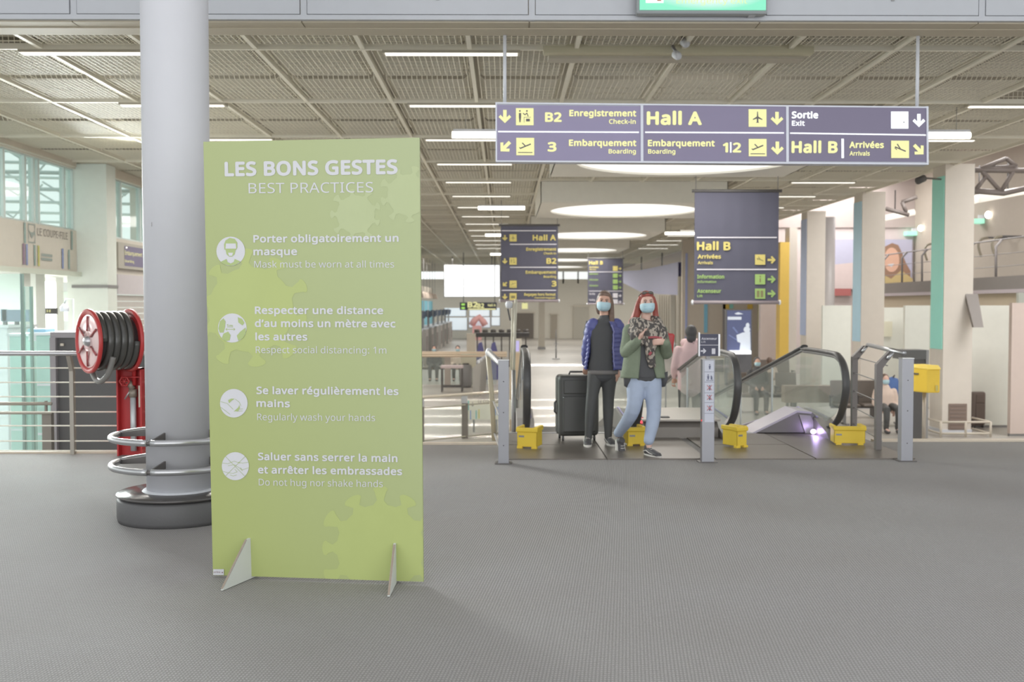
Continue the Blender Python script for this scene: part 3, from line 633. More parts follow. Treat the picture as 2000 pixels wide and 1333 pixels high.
def counter(px0, px1, py0, d, lab, m, name='service_counter', dep=1.0, top=None):
    a = Yp(px0, py0, d); b = Yp(px1, py0, d); t = T(name, lab, 'counter', ((a.x+b.x)/2, d+dep/2, LOW))
    MB().box(a.x, b.x, d, d+dep, LOW+.1, a.z-.04).build('body', m, t, bevel=.01); MB().box(a.x-.03, b.x+.03, d-.03, d+dep+.03, a.z-.04, a.z).build('top', top or M_WHITE, t)
    MB().box(a.x+.04, b.x-.04, d+.05, d+dep-.05, LOW, LOW+.1).build('plinth', M_DARK, t)
    for k in (1, 2): zz = LOW+.1+(a.z-LOW-.14)*k/3; MB().box(a.x+.01, b.x-.01, d-.012, d, zz-.015, zz+.015).build('trim_line', M_WHITE, t)
    return t
counter(18, 46, 652, 15.2, 'teal counter block under the white columns at far left', M_TEAL)
counter(70, 101, 650, 14.6, 'teal counter with a blue topped bin beside the dark unit', M_TEAL)
counter(-40, 14, 636, 16.8, 'white counter at the far left edge behind glass', M_WHITE)
t = T('blue_lid_box', 'small white box with a pale blue lid on the teal counter', 'box', Yp(84, 648, 14.9))
p = Yp(84, 649, 14.9); MB().box(p.x-.13, p.x+.13, 14.7, 15.0, p.z, p.z+.05).build('lid', mat('pale_blue', (150, 190, 214), .5), t); MB().box(p.x-.1, p.x+.12, 14.66, 14.69, p.z-.12, p.z-.01).build('roll', M_WHITE, t)
for i, (px, py, w, h, d) in enumerate(((7, 616, .1, .2, 17.3), (30, 617, .45, .2, 17.3))):
    p = Yp(px, py, d); t = T('monitor', ['blue-grey monitor at the left edge of the counters', 'wide blue-grey monitor on the left counter'][i], 'monitor', (p.x, d, p.z-.14))
    MB().box(p.x-w/2, p.x+w/2, d, d+.03, p.z-h/2, p.z+h/2).build('screen', mat('screen_blue', (120, 136, 156), .4), t); MB().box(p.x-.03, p.x+.03, d+.03, d+.08, p.z-.25, p.z).build('stand', M_DARK, t)
for i, (px, d, w) in enumerate(((78, 19, .5), (110, 20, .42), (150, 24, .25))):
    p = Yp(px, 600, d); t = T('square_pillar', ['wide white square pillar inside the left service area', 'white square pillar beside the hanging lamp at left', 'slim white pillar in front of the grey-green pilaster'][i], 'pillar', (p.x-.6, d, LOW))
    MB().box(p.x-w/2-.6, p.x+w/2-.6, d, d+.4, LOW+.1, 2.2).build('shaft', M_FAR, t); MB().box(p.x-w/2-.63, p.x+w/2-.57, d-.03, d+.43, LOW, LOW+.1).build('base', M_WHITE, t)
t = T('transom_panels', 'grey-green transom panels with round white lamps in the left service area', 'panels', (-14, 26, 1.4))
for k in range(6):
    MB().box(-18+k*1.35, -17+k*1.35, 26, 26.1, 1.15, 1.9).build('panel', mat('grey_green_panel', (178, 190, 182), .5), t)
    MB().ell((-17.5+k*1.35, 25.85, 1.65), (.09, .06, .13)).build('lamp', mat('lamp_soft', (236, 238, 232), .5, emit=.3), t)
p = Yp(126, 597, 15.5); t = T('wall_lamp', 'white arm lamp above the dark unit in the left service area', 'lamp', p)
MB().lathe((p.x, 15.5, p.z-.03), [(.02, .06), (.07, .0), (.06, -.06), (0, -.06)], 20).build('shade', M_WHITE, t); MB().tube([(p.x, 15.5, p.z+.03), (p.x+.02, 15.5, p.z+.09), (p.x+.13, 15.5, p.z+.1), (p.x+.13, 15.5, LOW)], .012, 8).build('arm', M_WHITE, t)
p = Yp(95, 608, 20.5); t = T('counter_number', 'tiny yellow lit number display at left', 'display', p)
MB().box(p.x-.16, p.x+.16, 20.5, 20.55, p.z-.06, p.z+.06).build('case', M_DARK, t); Print(YPL(20.49)).text('3 E', 91, 99, 610, 4.5, .03).build('digits', M_TXTY, t)
# small lower rail beyond the balustrade
lr = T('low_handrail', 'low double handrail with a dark post below the left balustrade', 'railing', (Yp(89, 850, 12).x, 12, LOW))
for py in (789, 808): p = Yp(0, py, 12.0); MB().tube([(-8.6, 12, p.z), (Yp(101, py, 12).x, 12, p.z)], .02 if py == 789 else .012, 8).build('rail', mat('post_warm_steel', (0, 0, 0)), lr)
a = Yp(80, 807, 12); b = Yp(98, 807, 12); MB().box(a.x, b.x, 12.02, 12.1, LOW, a.z).build('post', mat('brown_grey', (124, 118, 112), .6), lr); MB().box((a.x+b.x)/2-.012, (a.x+b.x)/2+.012, 12.0, 12.03, a.z, a.z+.14).build('post_head', MATS['brown_grey'], lr)
# ---------------------------------------------------------------- band graphics and small lit sign on the left wall
bs = T('wall_lettering', 'grey shop lettering with coloured bars on the left wall band', 'sign', (LX+.01, 18.7, 2.6))
XP = Plane((LX, 0, 0), (0, 1, 0), (0, 0, 1))
class XPrint(Print): pass
P = XPrint(XP, .01); P.pl.N = Vector((1, 0, 0))
def bar(P, px0, px1, top, bot):
    u0 = P.pl.uv(px0, 480)[0]; u1 = P.pl.uv(px1, 480)[0]; v0 = P.pl.uv((px0+px1)/2, bot)[1]; v1 = P.pl.uv((px0+px1)/2, top)[1]; P.polyuv([(u0, v0), (u1, v0), (u1, v1), (u0, v1)])
def bars(lst, nm, c):
    P = Print(XP, .012)
    for b in lst: bar(P, *b)
    P.build('colour_bars', mat(nm, c, .5), bs)
bars([(46, 50, 435, 475), (65, 68.5, 479, 519), (138, 141, 452, 488), (132, 135, 488, 526)], 'bar_teal', (150, 172, 168))
bars([(43, 47.5, 476, 517), (153.5, 156.5, 455, 491), (149.5, 152, 491, 527), (172, 175, 494, 529)], 'bar_plum', (146, 122, 142))
bars([(49.5, 53, 477, 518), (119.5, 123, 486, 525), (176, 178.5, 459, 494), (166, 169, 493, 528)], 'bar_blue', (140, 152, 196))
bars([(72.5, 76, 480, 520), (155.5, 158.5, 491, 528), (171.5, 174, 458, 493)], 'bar_olive', (190, 188, 110))
P = Print(XP, .012)
u0 = XP.uv(71, 455)[0]; u1 = XP.uv(131, 460)[0]; vb = XP.uv(71, 459.5)[1]; vt = XP.uv(71, 445)[1]
vs, fs = glyphs('LE COUPE-FILE', .0); w = max(v[0] for v in vs); h = max(v[1] for v in vs)
P.mb.add([XP.at(u0+v[0]/w*(u1-u0), vb+v[1]/h*(vt-vb), .012) for v in vs], fs)
P.build('lettering', mat('letter_grey', (140, 132, 126), .6), bs)
P = Print(XP, .012)
a = XP.uv(54, 445); b = XP.uv(68, 470)
fr = lambda u0, v0, u1, v1: P.polyuv([(u0, v0), (u1, v0), (u1, v1), (u0, v1)])
e = .02; vt, vb = XP.uv(61, 438)[1], XP.uv(61, 475)[1]
fr(a[0], vb, b[0], vb+e); fr(a[0], vt-e, b[0], vt); fr(a[0], vb, a[0]+e, vt); fr(b[0]-e, vb, b[0], vt)
mu = (a[0]+b[0])/2; fr(mu-.03, vb+.14, mu+.03, vt-.2); P.polyuv([(mu-.13, vb+.24), (mu, vb+.08), (mu+.13, vb+.24), (mu, vb+.17)]); fr(mu-.03, vt-.2, mu+.12, vt-.15)
for vv in (498, 506): 
    c = XP.uv(80, vv); d = XP.uv(101, vv+1); fr(c[0], c[1]-.025, d[0], c[1]+.025)
P.build('emblem', mat('emblem_grey', (158, 168, 164), .6), bs)
X2 = -8.28; XP2 = XPL(X2)
ss = T('lit_sign', 'small violet boarding sign with yellow letters beside the white column', 'sign', (X2, 23.4, 2.6))
ua, ub = Xp(235, 500, X2).y, 27.0; va, vb = XP2.uv(240, 481)[1], XP2.uv(240, 520)[1]
MB().box(X2, X2+.09, ua-.35, ub, vb-.06, va+.06).build('case', mat('sign_case', (176, 172, 162), .5), ss)
XP3 = XPL(X2+.09); ua = Xp(243, 500, X2+.09).y
Print(XP3, .004).polyuv([(ua, vb), (ub, vb), (ub, va), (ua, va)]).build('face', mat('sign_violet', (0, 0, 0)), ss)
P = Print(XP3, .008)
def xtext(P, s, ua, ub, v0, cap, bo):
    vs, fs = glyphs(s, bo); w = max(v[0] for v in vs); P.mb.add([P.pl.at(ua+v[0]/w*(ub-ua), v0+v[1]/.7*cap, P.l) for v in vs], fs)
xtext(P, 'Embarquement', Xp(243, 500, X2+.09).y, Xp(277, 500, X2+.09).y, XP3.uv(260, 500)[1], .11, .02); xtext(P, 'Boarding', Xp(243, 510, X2+.09).y, Xp(261, 510, X2+.09).y, XP3.uv(250, 513)[1], .07, .01)
P.build('lettering', M_TXTY, ss)
MB().ell((X2+.1, Xp(238, 485, X2).y, XP2.uv(238, 484)[1]), (.02, .02, .02), 8, 6).build('led', M_LAMP, ss)
# ---------------------------------------------------------------- pictograms
def plane_icon(P, x, y, s, kind):
    if kind == 'up':
        P.poly([(x-.02*s, y-.36*s), (x+.02*s, y-.36*s), (x+.045*s, y-.05*s), (x+.045*s, y+.24*s), (x-.045*s, y+.24*s), (x-.045*s, y-.05*s)])
        P.poly([(x, y-.1*s), (x+.27*s, y+.07*s), (x+.27*s, y+.12*s), (x, y+.03*s)]); P.poly([(x, y-.1*s), (x-.27*s, y+.07*s), (x-.27*s, y+.12*s), (x, y+.03*s)])
        P.poly([(x, y+.2*s), (x+.1*s, y+.28*s), (x-.1*s, y+.28*s)])
    else:
        g = -1 if kind == 'off' else 1
        P.line([(x-.28*s, y+g*(-.12)*s), (x+.3*s, y+g*.12*s)], .07*s); P.line([(x-.3*s, y+.02*s*g-.08*s*(1 if g > 0 else -1)), (x-.2*s, y+.02*s)], .05*s) if g > 0 else P.line([(x-.33*s, y+.08*s), (x-.26*s, y+.13*s)], .05*s)
        P.line([(x-.16*s, y-.18*s if g < 0 else y-.28*s), (x+.02*s, y-.0*s)], .06*s)
        if g < 0: P.line([(x-.4*s, y+.36*s), (x+.4*s, y+.36*s)], .045*s)
def desk_icon(P, x, y, s):
    P.disc(x-.27*s, y-.32*s, .05*s, n=10); P.poly([(x-.33*s, y-.2*s), (x-.2*s, y-.2*s), (x-.2*s, y+.02*s), (x-.24*s, y+.33*s), (x-.3*s, y+.33*s), (x-.33*s, y+.02*s)])
    P.disc(x+.13*s, y-.32*s, .05*s, n=10); P.line([(x-.08*s, y-.18*s), (x+.02*s, y-.1*s), (x+.13*s, y-.2*s), (x+.2*s, y-.02*s)], .05*s)
    P.line([(x-.03*s, y+.33*s), (x-.03*s, y+.04*s), (x+.35*s, y+.04*s)], .02*s); P.rect(x+.08*s, y+.13*s, x+.3*s, y+.28*s)
# ---------------------------------------------------------------- hanging illuminated direction sign
D = 9.98; SP = Plane((0, D, 0), Vector((1, -.0, -.0035)), (0, 0, 1)); SP.N = Vector((0, -1, 0))
a = Yp(970, 317, D); b = Yp(1815, 205, D)
hs = T('direction_sign', 'long violet illuminated sign with yellow lettering hanging from the header beam', 'sign', ((a.x+b.x)/2, D, a.z))
def slab(p0, p1, p2, p3, n0, n1): # px corners tl tr br bl
    return MB().prism(SP, [SP.uv(*q) for q in (p3, p2, p1, p0)], n0, n1)
slab((970, 200), (1816, 205), (1816, 319), (970, 316), -.14, -.006).build('case', mat('sign_case_light', (196, 198, 208), .4), hs)
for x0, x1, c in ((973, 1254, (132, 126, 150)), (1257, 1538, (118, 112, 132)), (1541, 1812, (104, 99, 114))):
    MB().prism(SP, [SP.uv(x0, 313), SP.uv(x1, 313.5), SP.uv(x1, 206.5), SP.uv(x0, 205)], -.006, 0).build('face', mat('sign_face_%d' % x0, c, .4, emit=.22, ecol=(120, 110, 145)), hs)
P = Print(SP, .006)
for x in (1256, 1540): P.rect(x-2.6, 204, x+2.6, 315)
P.rect(970, 200, 1816, 204.5) if False else None
P.poly([(970, 200), (1815, 205.5), (1815, 208.5), (970, 203)]); P.poly([(970, 313.5), (1815, 316), (1815, 319), (970, 316.5)]); P.rect(970, 200, 973, 316.5); P.rect(1811.5, 205, 1815.5, 319)
P.build('frame_strips', mat('sign_frame', (214, 216, 226), .35, .1), hs)
P = Print(SP, .008)
for x0, x1, y in ((975, 1250, 257.5), (1262, 1533, 257.8), (1545, 1810, 258.5)): P.poly([(x0, y-1.4), (x1, y-1.0+(2.5 if x0 > 1500 else 0)), (x1, y+1.8+(2.5 if x0 > 1500 else 0)), (x0, y+1.4)])
P.rect(1645, 269, 1650, 307); P.rect(1427.5, 276.5, 1430.5, 297)
P.text('Sortie', 1549, 1599, 229.5, 13.5, .05); P.text('Exit', 1549, 1573, 244, 10, .04)
P.rect(1742, 215.5, 1776, 249); P.arrow(1796.5, 233, 26, 90)
P.build('white_markings', M_TXTW, hs)
P = Print(SP, .008)
P.arrow(988.5, 228, 26, 90); P.rect(1010, 211.5, 1044.5, 245); P.text('B2', 1068, 1098, 238, 18.5, .05)
P.text('Enregistrement', 1115, 1244, 227, 12.5, .05); P.text('Check-in', 1192, 1243.5, 241.5, 9, .035)
P.arrow(989, 287, 26, 135); P.rect(1010.5, 269.5, 1045.5, 303.5); P.text('3', 1073, 1087.5, 296, 18.5, .05)
P.text('Embarquement', 1114, 1244, 285, 12.5, .05); P.text('Boarding', 1191, 1243.5, 299.5, 8.8, .035)
P.text('Hall A', 1267, 1371, 243, 26, .05); P.rect(1464, 212, 1499, 246.5); P.arrow(1519.5, 230, 26, 90)
P.text('Embarquement', 1268, 1397, 285, 12.5, .05); P.text('Boarding', 1268, 1320.5, 299.5, 8.8, .035)
P.text('1', 1414.5, 1422.5, 296.5, 19, .045); P.text('2', 1434, 1448, 296.5, 19, .045); P.rect(1464, 270, 1499, 304); P.arrow(1520, 288, 26, 90)
P.text('Hall B', 1549, 1636, 297, 23, .05); P.text('Arrivées', 1661, 1727, 287, 12.5, .05); P.text('Arrivals', 1661, 1700, 302, 8.8, .035)
P.rect(1742, 272.5, 1777, 306.5); P.arrow(1796, 290, 26, 45)
P.build('yellow_markings', M_TXTY, hs)
P = Print(SP, .011)
desk_icon(P, 1027, 228, 34); plane_icon(P, 1028, 286, 34, 'off'); plane_icon(P, 1481.5, 229, 34, 'up'); plane_icon(P, 1481.5, 287, 34, 'off'); plane_icon(P, 1759.5, 289, 34, 'on'); P.disc(1767, 236.5, 1.2)
P.build('pictograms', mat('icon_dark', (104, 98, 100), .5), hs)
for px in (986, 1795): p = Yp(px, 210, D-.02); MB().tube([(p.x, D+.03, p.z-.05), (p.x, D+.03, BZ+.0)], .017, 10).build('hanging_rod', M_WHITE, hs)
# ---------------------------------------------------------------- emergency exit sign
D = 9.42; EP = YPL(D); a = Yp(1243, 27, D); b = Yp(1500, -62, D)
es = T('exit_sign', 'green and white backlit emergency exit sign on the header beam', 'sign', ((a.x+b.x)/2, D, a.z))
MB().box(a.x, b.x, D, D+.10, a.z, b.z).build('case', mat('exit_case', (150, 154, 156), .4), es, bevel=.02)
def exit_mat():
    m = mat('exit_face', (150, 226, 196), .4, emit=.25); nt = m.node_tree; bs_ = nt.nodes['Principled BSDF']; L = nt.links.new
    tc = nt.nodes.new('ShaderNodeTexCoord'); mp = nt.nodes.new('ShaderNodeMapping'); L(tc.outputs['Generated'], mp.inputs[0]); mp.inputs['Location'].default_value = (-1.1, 0, -1.0); mp.inputs['Scale'].default_value = (2, 0, 2)
    g = nt.nodes.new('ShaderNodeTexGradient'); g.gradient_type = 'SPHERICAL'; L(mp.outputs[0], g.inputs[0]); r = nt.nodes.new('ShaderNodeValToRGB'); L(g.outputs[1], r.inputs[0])
    r.color_ramp.elements[0].color = (*lin((130, 222, 186)), 1); r.color_ramp.elements[1].position = .45; r.color_ramp.elements[1].color = (*lin((214, 226, 226)), 1)
    L(r.outputs[0], bs_.inputs['Base Color']); L(r.outputs[0], bs_.inputs['Emission Color']); return m
a2 = Yp(1249, 20, D); b2 = Yp(1496, -56, D); MB().box(a2.x, b2.x, D-.012, D, a2.z, b2.z).build('face', exit_mat(), es)
P = Print(YPL(D-.012), .003); P.text('Emergency exit', 1321, 1459, 7, 11, .0); P.build('lettering', mat('exit_letters', (206, 222, 160), .5, emit=.35), es)
P = Print(YPL(D-.012), .003); P.rect(1261, -30, 1296, 6); P.build('pictogram_tile', mat('exit_tile', (226, 232, 226), .5, emit=.4), es)
P = Print(YPL(D-.012), .005); P.poly([(1280, -6), (1286, -6), (1292, 2), (1284, 2)]); P.build('pictogram_figure', mat('exit_red', (190, 120, 90), .5), es)
MB().box(b.x-.16, b.x-.10, D+.04, 9.56, BZ+.02, a.z+.02).build('bracket', M_FASC, es)
# ---------------------------------------------------------------- hanging fabric banners
def banner(nm, lab, x0, x1, y0, y1, d):
    a = Yp(x0, y1, d); b = Yp(x1, y0, d); t = T('hanging_banner', lab, 'banner', ((a.x+b.x)/2, d, a.z))
    n = 24; m = MB(); vs = []
    for i in range(n+1):
        x = a.x+(b.x-a.x)*i/n; w = .006*math.sin(i*1.3)+.004*math.sin(i*2.9)
        vs += [(x, d+.02+w, a.z), (x, d+.02, b.z)]
    m.add(vs, [(2*i, 2*i+2, 2*i+3, 2*i+1) for i in range(n)], True); m.add([(x, y+.012, z) for x, y, z in vs], [(2*i, 2*i+1, 2*i+3, 2*i+2) for i in range(n)], True)
    m.build('fabric', M_BAN, t)
    MB().tube([(a.x-.03, d+.02, a.z), (b.x+.03, d+.02, a.z)], .035, 12).build('bottom_bar', mat('banner_bar', (150, 140, 144), .4), t)
    MB().tube([(a.x-.05, d+.02, b.z), (b.x+.05, d+.02, b.z)], .03, 12).build('top_bar', M_DARK, t)
    for q in (a.x+.02, b.x-.02): MB().tube([(q, d+.02, b.z), (q, d+.02, 4.44)], .008, 6).build('hanger', M_STEELD, t)
    for q in (a.x-.03, b.x+.03): MB().ell((q, d+.02, a.z), (.03, .04, .05), 8, 6).build('end_cap', M_WHITE, t)
    return t, YPL(d-.005)
M_BD = mat('banner_icon', (128, 122, 86), .6)
t, pl = banner('', 'banner for hall A with yellow arrows hanging left of centre', 978, 1090, 440, 588, 28.3)
P = Print(pl, .004)
for x0, x1, y in ((980, 1086, 451), (996, 1087, 477.5), (996, 1087, 522.5), (980, 1086, 567.5)): P.rect(x0, y-.9, x1, y+.9)
P.build('rules', M_BW, t); P = Print(pl, .004)
P.text('Hall A', 1041, 1085, 470, 11, .045); P.text('Enregistrement', 1028, 1086, 490, 6, .04); P.text('Check-in', 1062, 1086, 497.5, 4.5, .03); P.text('B2', 1068, 1086, 515.5, 11, .045)
P.text('Embarquement', 1027, 1086, 535, 6, .04); P.text('Boarding', 1062, 1086, 543, 4.5, .03); P.text('3', 1078, 1086, 560, 11, .045); P.text('Bagages hors format', 1024, 1085, 578, 5.2, .04); P.text('Oversized baggages', 1044, 1085, 583.5, 3.4, .03)
for y, an in ((465, 90), (510.5, 90), (555.5, 135), (580, 90)): P.arrow(986, y, 11, an); P.rect(995, y-7, 1009, y+(7 if y < 570 else 6.5))
P.build('yellow_print', M_BY, t); P = Print(pl, .008)
plane_icon(P, 1002, 465, 14, 'up'); desk_icon(P, 1002, 510, 13); plane_icon(P, 1002, 555, 14, 'off'); P.rect(998, 578, 1006, 583); P.build('pictograms', M_BD, t)
t, pl = banner('', 'smaller and furthest banner for hall B behind the woman in the blue jacket', 1148, 1217, 505, 594, 46)
P = Print(pl, .005); P.text('Hall B', 1151, 1177, 517, 7, .045); P.text('Arrivées', 1151, 1169, 524, 3.6, .03); P.text('Arrivals', 1151, 1164, 528, 2.6, .03); P.rect(1197, 520, 1206.5, 529.5); P.arrow(1211, 525, 6, 0); P.build('yellow_print', M_BY, t)
P = Print(pl, .005)
for y in (535, 546.5, 558): P.text('Information', 1151, 1168, y+2, 3.6, .03); P.rect(1197, y-.5, 1206.5, y+8); P.arrow(1211, y+4, 6, 0)
P.build('green_print', M_BG, t); P = Print(pl, .005)
for y in (531.5, 569): P.rect(1150, y-.6, 1215, y+.6)
for y, s in ((577, 'Sortie'), (589, 'Parking')): P.text(s, 1151, 1162, y-1, 3.6, .03); P.rect(1197, y-4, 1206.5, y+5); P.arrow(1211, y+1, 6, 0)
P.build('white_print', M_BW, t)
t, pl = banner('', 'large nearest banner for hall B with yellow and green lettering', 1356, 1522, 373, 591, 19)
P = Print(pl, .004)
for y in (464, 526.5): P.rect(1361, y-1, 1517, y+1.3)
P.build('rules', M_BW, t); P = Print(pl, .004)
P.text('Hall B', 1362, 1425.5, 489, 16.5, .05); P.text('Arrivées', 1363, 1407.5, 505.5, 8.2, .045); P.text('Arrivals', 1363, 1392, 516.5, 6, .035); P.rect(1474.5, 497.5, 1494.5, 517.5); P.arrow(1507, 508, 16, 0)
P.build('yellow_print', M_BY, t); P = Print(pl, .004)
P.text('Information', 1362, 1414, 544.5, 7.5, .045); P.text('Information', 1362, 1398.5, 553, 4.8, .03); P.text('Ascenseur', 1362, 1408, 572.5, 7.5, .045); P.text('Lift', 1362, 1372, 581, 5, .03)
for y in (546, 574): P.rect(1474.5, y-10, 1494.5, y+10); P.arrow(1507, y, 16, 0)
P.build('green_print', M_BG, t); P = Print(pl, .008); plane_icon(P, 1484.5, 507.5, 20, 'on'); P.rect(1483.5, 544, 1485.8, 552); P.disc(1484.6, 540.5, 1.4); P.rect(1478, 568, 1483, 581); P.rect(1485.5, 568, 1490.5, 581); P.build('pictograms', M_BD, t)
# ---------------------------------------------------------------- gate posts
M_GP = mat('gate_post_grey', (166, 166, 172), .38, .35)
for i, (x0, x1, yt, yb) in enumerate(((973, 994, 703, 907), (1760, 1783, 700, 902))):
    g = Zp((x0+x1)/2, yb, 0); w = (x1-x0)/2000*g.y; zt = 1.53-(yt-HOR)/2000*g.y
    t = T('gate_post', ['square steel gate post at the left end of the walkway entrance', 'square steel gate post at the right end of the walkway entrance'][i], 'post', (g.x, g.y, 0))
    MB().box(g.x-w/2, g.x+w/2, g.y, g.y+.10, 0.0, zt-.01).build('body', M_GP, t, bevel=.005); MB().box(g.x-w/2-.002, g.x+w/2+.002, g.y-.002, g.y+.102, zt-.01, zt).build('cap', M_STEEL, t); MB().box(g.x-w/2-.03, g.x+w/2+.03, g.y-.03, g.y+.13, 0, .008).build('foot_plate', M_DARKM, t)
    for zz in (.18, .5, .8): MB().ell((g.x, g.y, zz), (.006, .004, .006), 8, 6).build('screw', M_DARK, t)
g = Zp(1383, 904, 0)
t = T('lift_sign_post', 'grey post with warning pictograms and a small violet lift sign between the walkways', 'sign', (g.x, g.y, 0)); GY = g.y
a = Yp(1372, 702, GY); b = Yp(1395, 902, GY); MB().box(a.x, b.x, GY, GY+.09, 0, a.z).build('body', M_GP, t, bevel=.004)
MB().box(a.x-.03, b.x+.03, GY-.03, GY+.12, 0, .008).build('foot_plate', M_DARKM, t)
a = Yp(1366, 696, GY-.01); b = Yp(1404, 653, GY-.01); MB().box(a.x, b.x, GY-.01, GY+.03, a.z, b.z).build('sign_panel', M_BAN, t); MB().box(b.x-.005, b.x+.012, GY-.015, GY+.035, a.z, b.z).box(a.x-.01, a.x+.004, GY-.015, GY+.035, a.z, b.z+.015).build('sign_edge', M_STEEL, t)
MB().box((a.x+b.x)/2-.02, (a.x+b.x)/2+.02, GY+.03, GY+.06, Yp(0, 704, GY).z, a.z+.05).build('sign_stem', M_STEELD, t)
P = Print(YPL(GY-.01), .003); P.text('Ascenseur', 1370, 1400, 664, 4.5, .03); P.text('Lift', 1370, 1378, 670, 3.6, .0); P.rect(1367, 674, 1403, 675); P.arrow(1374, 686, 11, 0); P.rect(1390, 681, 1397, 692); P.build('sign_print', M_BW, t)
P = Print(YPL(GY), .003); P.rect(1376, 705, 1394, 825); P.build('pictogram_strip', mat('strip_lilac', (204, 206, 218), .4), t)
P = Print(YPL(GY), .005); 
for k, y in enumerate((716, 736, 757, 776, 797)):
    P.disc(1386-3*(k in (1,)), y-3, 1.3); P.poly([(1384-3*(k in (1,)), y-1), (1388-3*(k in (1,)), y-1), (1387-3*(k in (1,)), y+6), (1385-3*(k in (1,)), y+6)])
    if k == 1: P.disc(1389, y-1, 1.1); P.rect(1388, y, 1391, y+6); P.line([(1380, y+6), (1380, y+8), (1392, y+8), (1392, y+6)], .8)
    P.rect(1376, y+10.5, 1394, y+11.1)
P.build('pictograms', mat('icon_slate', (96, 98, 124), .5), t)
P = Print(YPL(GY), .007)
for y in (757, 776, 797): P.line([(1381, y-4), (1390, y+5)], 1.3); P.line([(1390, y-4), (1381, y+5)], 1.3)
P.build('red_crosses', mat('cross_red', (196, 120, 124), .5), t)
MB().ell((Yp(1372, 822, GY).x-.005, GY+.01, Yp(1372, 822, GY).z), (.008, .008, .01), 8, 6).build('lamp', mat('red_lamp', (220, 70, 70), .4, emit=.6), t)
# ---------------------------------------------------------------- inclined moving walkways
K = .194
def walk_z(y, z0): return z0 if y < 12.9 else z0-K*min(y-12.9, 5.7)
def walkway(xl, xr, lab):
    t = T('moving_walkway', lab, 'moving walkway', ((xl+xr)/2, 12.2, 0)); xc = (xl+xr)/2
    YZ = lambda x: Plane((x, 0, 0), (0, 1, 0), (0, 0, 1))
    MB().prism(YZ(xc), [(12.2, -.02), (12.9, -.02), (18.6, -1.12), (20.3, -1.12), (20.3, -1.09), (18.6, -1.07), (12.9, .005), (12.2, .005)], -(xr-xl)/2+.12, (xr-xl)/2-.12).build('belt', mat('belt_grey', (116, 112, 110), .6, bump=.3, bscale=80), t)
    for x, sx in ((xl, 1), (xr, -1)):
        pts = [(x, 12.1, .12), (x, 11.8, .13), (x, 11.5, .26), (x, 11.33, .46), (x, 11.27, .66), (x, 11.36, .86), (x, 11.55, .965), (x, 11.8, .99), (x, 12.9, .99), (x, 13.3, .93), (x, 18.3, -.06), (x, 18.7, -.11), (x, 20.0, -.11), (x, 20.3, -.3), (x, 20.1, -.7)]
        MB().tube(spline(pts, 4), [(.045, .022)]*(4*(len(pts)-1)+1), 10).build('handrail', M_BLACK, t)
        MB().tube(spline([(p[0], p[1]+(.03 if p[1] < 11.6 else 0), p[2]-(.035 if p[2] > .9 or p[1] > 13 else 0)) for p in pts], 4), [(.02, .02)]*(4*(len(pts)-1)+1), 6).build('handrail_track', M_STEELD, t)
        g = [(12.0, .16), (11.62, .3), (11.42, .5), (11.36, .68), (11.45, .85), (11.7, .95), (12.9, .95), (13.3, .89), (18.3, -.10), (19.9, -.15), (20.2, -.3), (19.9, -.8), (18.6, -.86), (12.9, .2), (12.2, .2)]
        MB().prism(YZ(x), g, -.006, .006).build('balustrade_glass', M_GLASS, t)
        for yy in (14.4, 16.3): z = walk_z(yy, .22); MB().box(x-.012, x+.012, yy-.012, yy+.012, z, z+.74).build('glass_joint', M_STEEL, t)
        sk = [(11.5, .0), (11.62, .08), (12.1, .2), (12.9, .24), (18.6, -.86), (20.2, -.86), (20.2, -1.1), (18.6, -1.3), (12.9, -.26), (12.2, -.26), (12.2, 0)]
        MB().prism(YZ(x), sk, -.10, .10).build('skirt', mat('skirt_grey', (150, 144, 142), .45, .3), t)
        MB().tube([(x-.06*sx*-1, 12.1, .21), (x+.06*sx, 12.9, .25), (x+.06*sx, 18.6, -.85)], .01, 6).build('skirt_strip', mat('lilac_strip', (190, 178, 226), .4), t)
    return t
wa = walkway(.25, 1.50, 'left inclined moving walkway behind the two women')
wb = walkway(2.58, 3.78, 'right inclined moving walkway behind the lift sign post')
bx = T('walkway_cladding', 'low grey metal cladding box between the two moving walkways', 'cladding', (2.03, 12, 0))
CP = Plane((2.04, 0, 0), (0, 1, 0), (0, 0, 1)); MB().prism(CP, [(11.75, 0), (11.75, .13), (11.85, .2), (12.9, .22), (18.6, -.86), (18.6, -1.1), (12.2, -1.1), (12.2, 0)], -.43, .43).build('body', mat('clad_grey', (146, 140, 134), .45, .25), bx)
MB().prism(CP, [(11.75, .2), (12.9, .225), (18.6, -.855), (18.6, -.84), (12.9, .245), (11.75, .22)], -.45, .45).build('cover', mat('clad_top', (186, 178, 170), .45, .1), bx)
MB().box(1.83, 1.93, 11.9, 12.0, .22, .235).build('hatch', M_DARK, bx)
# sloped newel end piece with purple light in the right walkway
en = T('walkway_end_cover', 'angular grey end cover with a violet light beside the right newel', 'cover', (3.3, 11.9, 0))
q = [Zp(1530, 868, .02), Zp(1622, 862, .02)]
EC = YPL(12.15); uv_ = [EC.uv(*q) for q in ((1452, 856), (1462, 850), (1556, 803), (1586, 806), (1620, 834), (1624, 856))]
MB().prism(EC, uv_, -.5, 0).build('body', mat('cover_grey', (122, 118, 118), .4, .3), en)
MB().prism(EC, [EC.uv(*q) for q in ((1460, 850), (1556, 802), (1586, 805), (1584, 808.5), (1557, 806), (1462, 853))], -.52, .012).build('top_edge', mat('cover_lilac', (186, 180, 192), .35, .3), en)
MB().prism(EC, [EC.uv(*q) for q in ((1560, 810), (1582, 812), (1600, 848), (1572, 846))], 0, .02).build('end_panel', mat('cover_pale', (160, 156, 156), .35, .3), en)
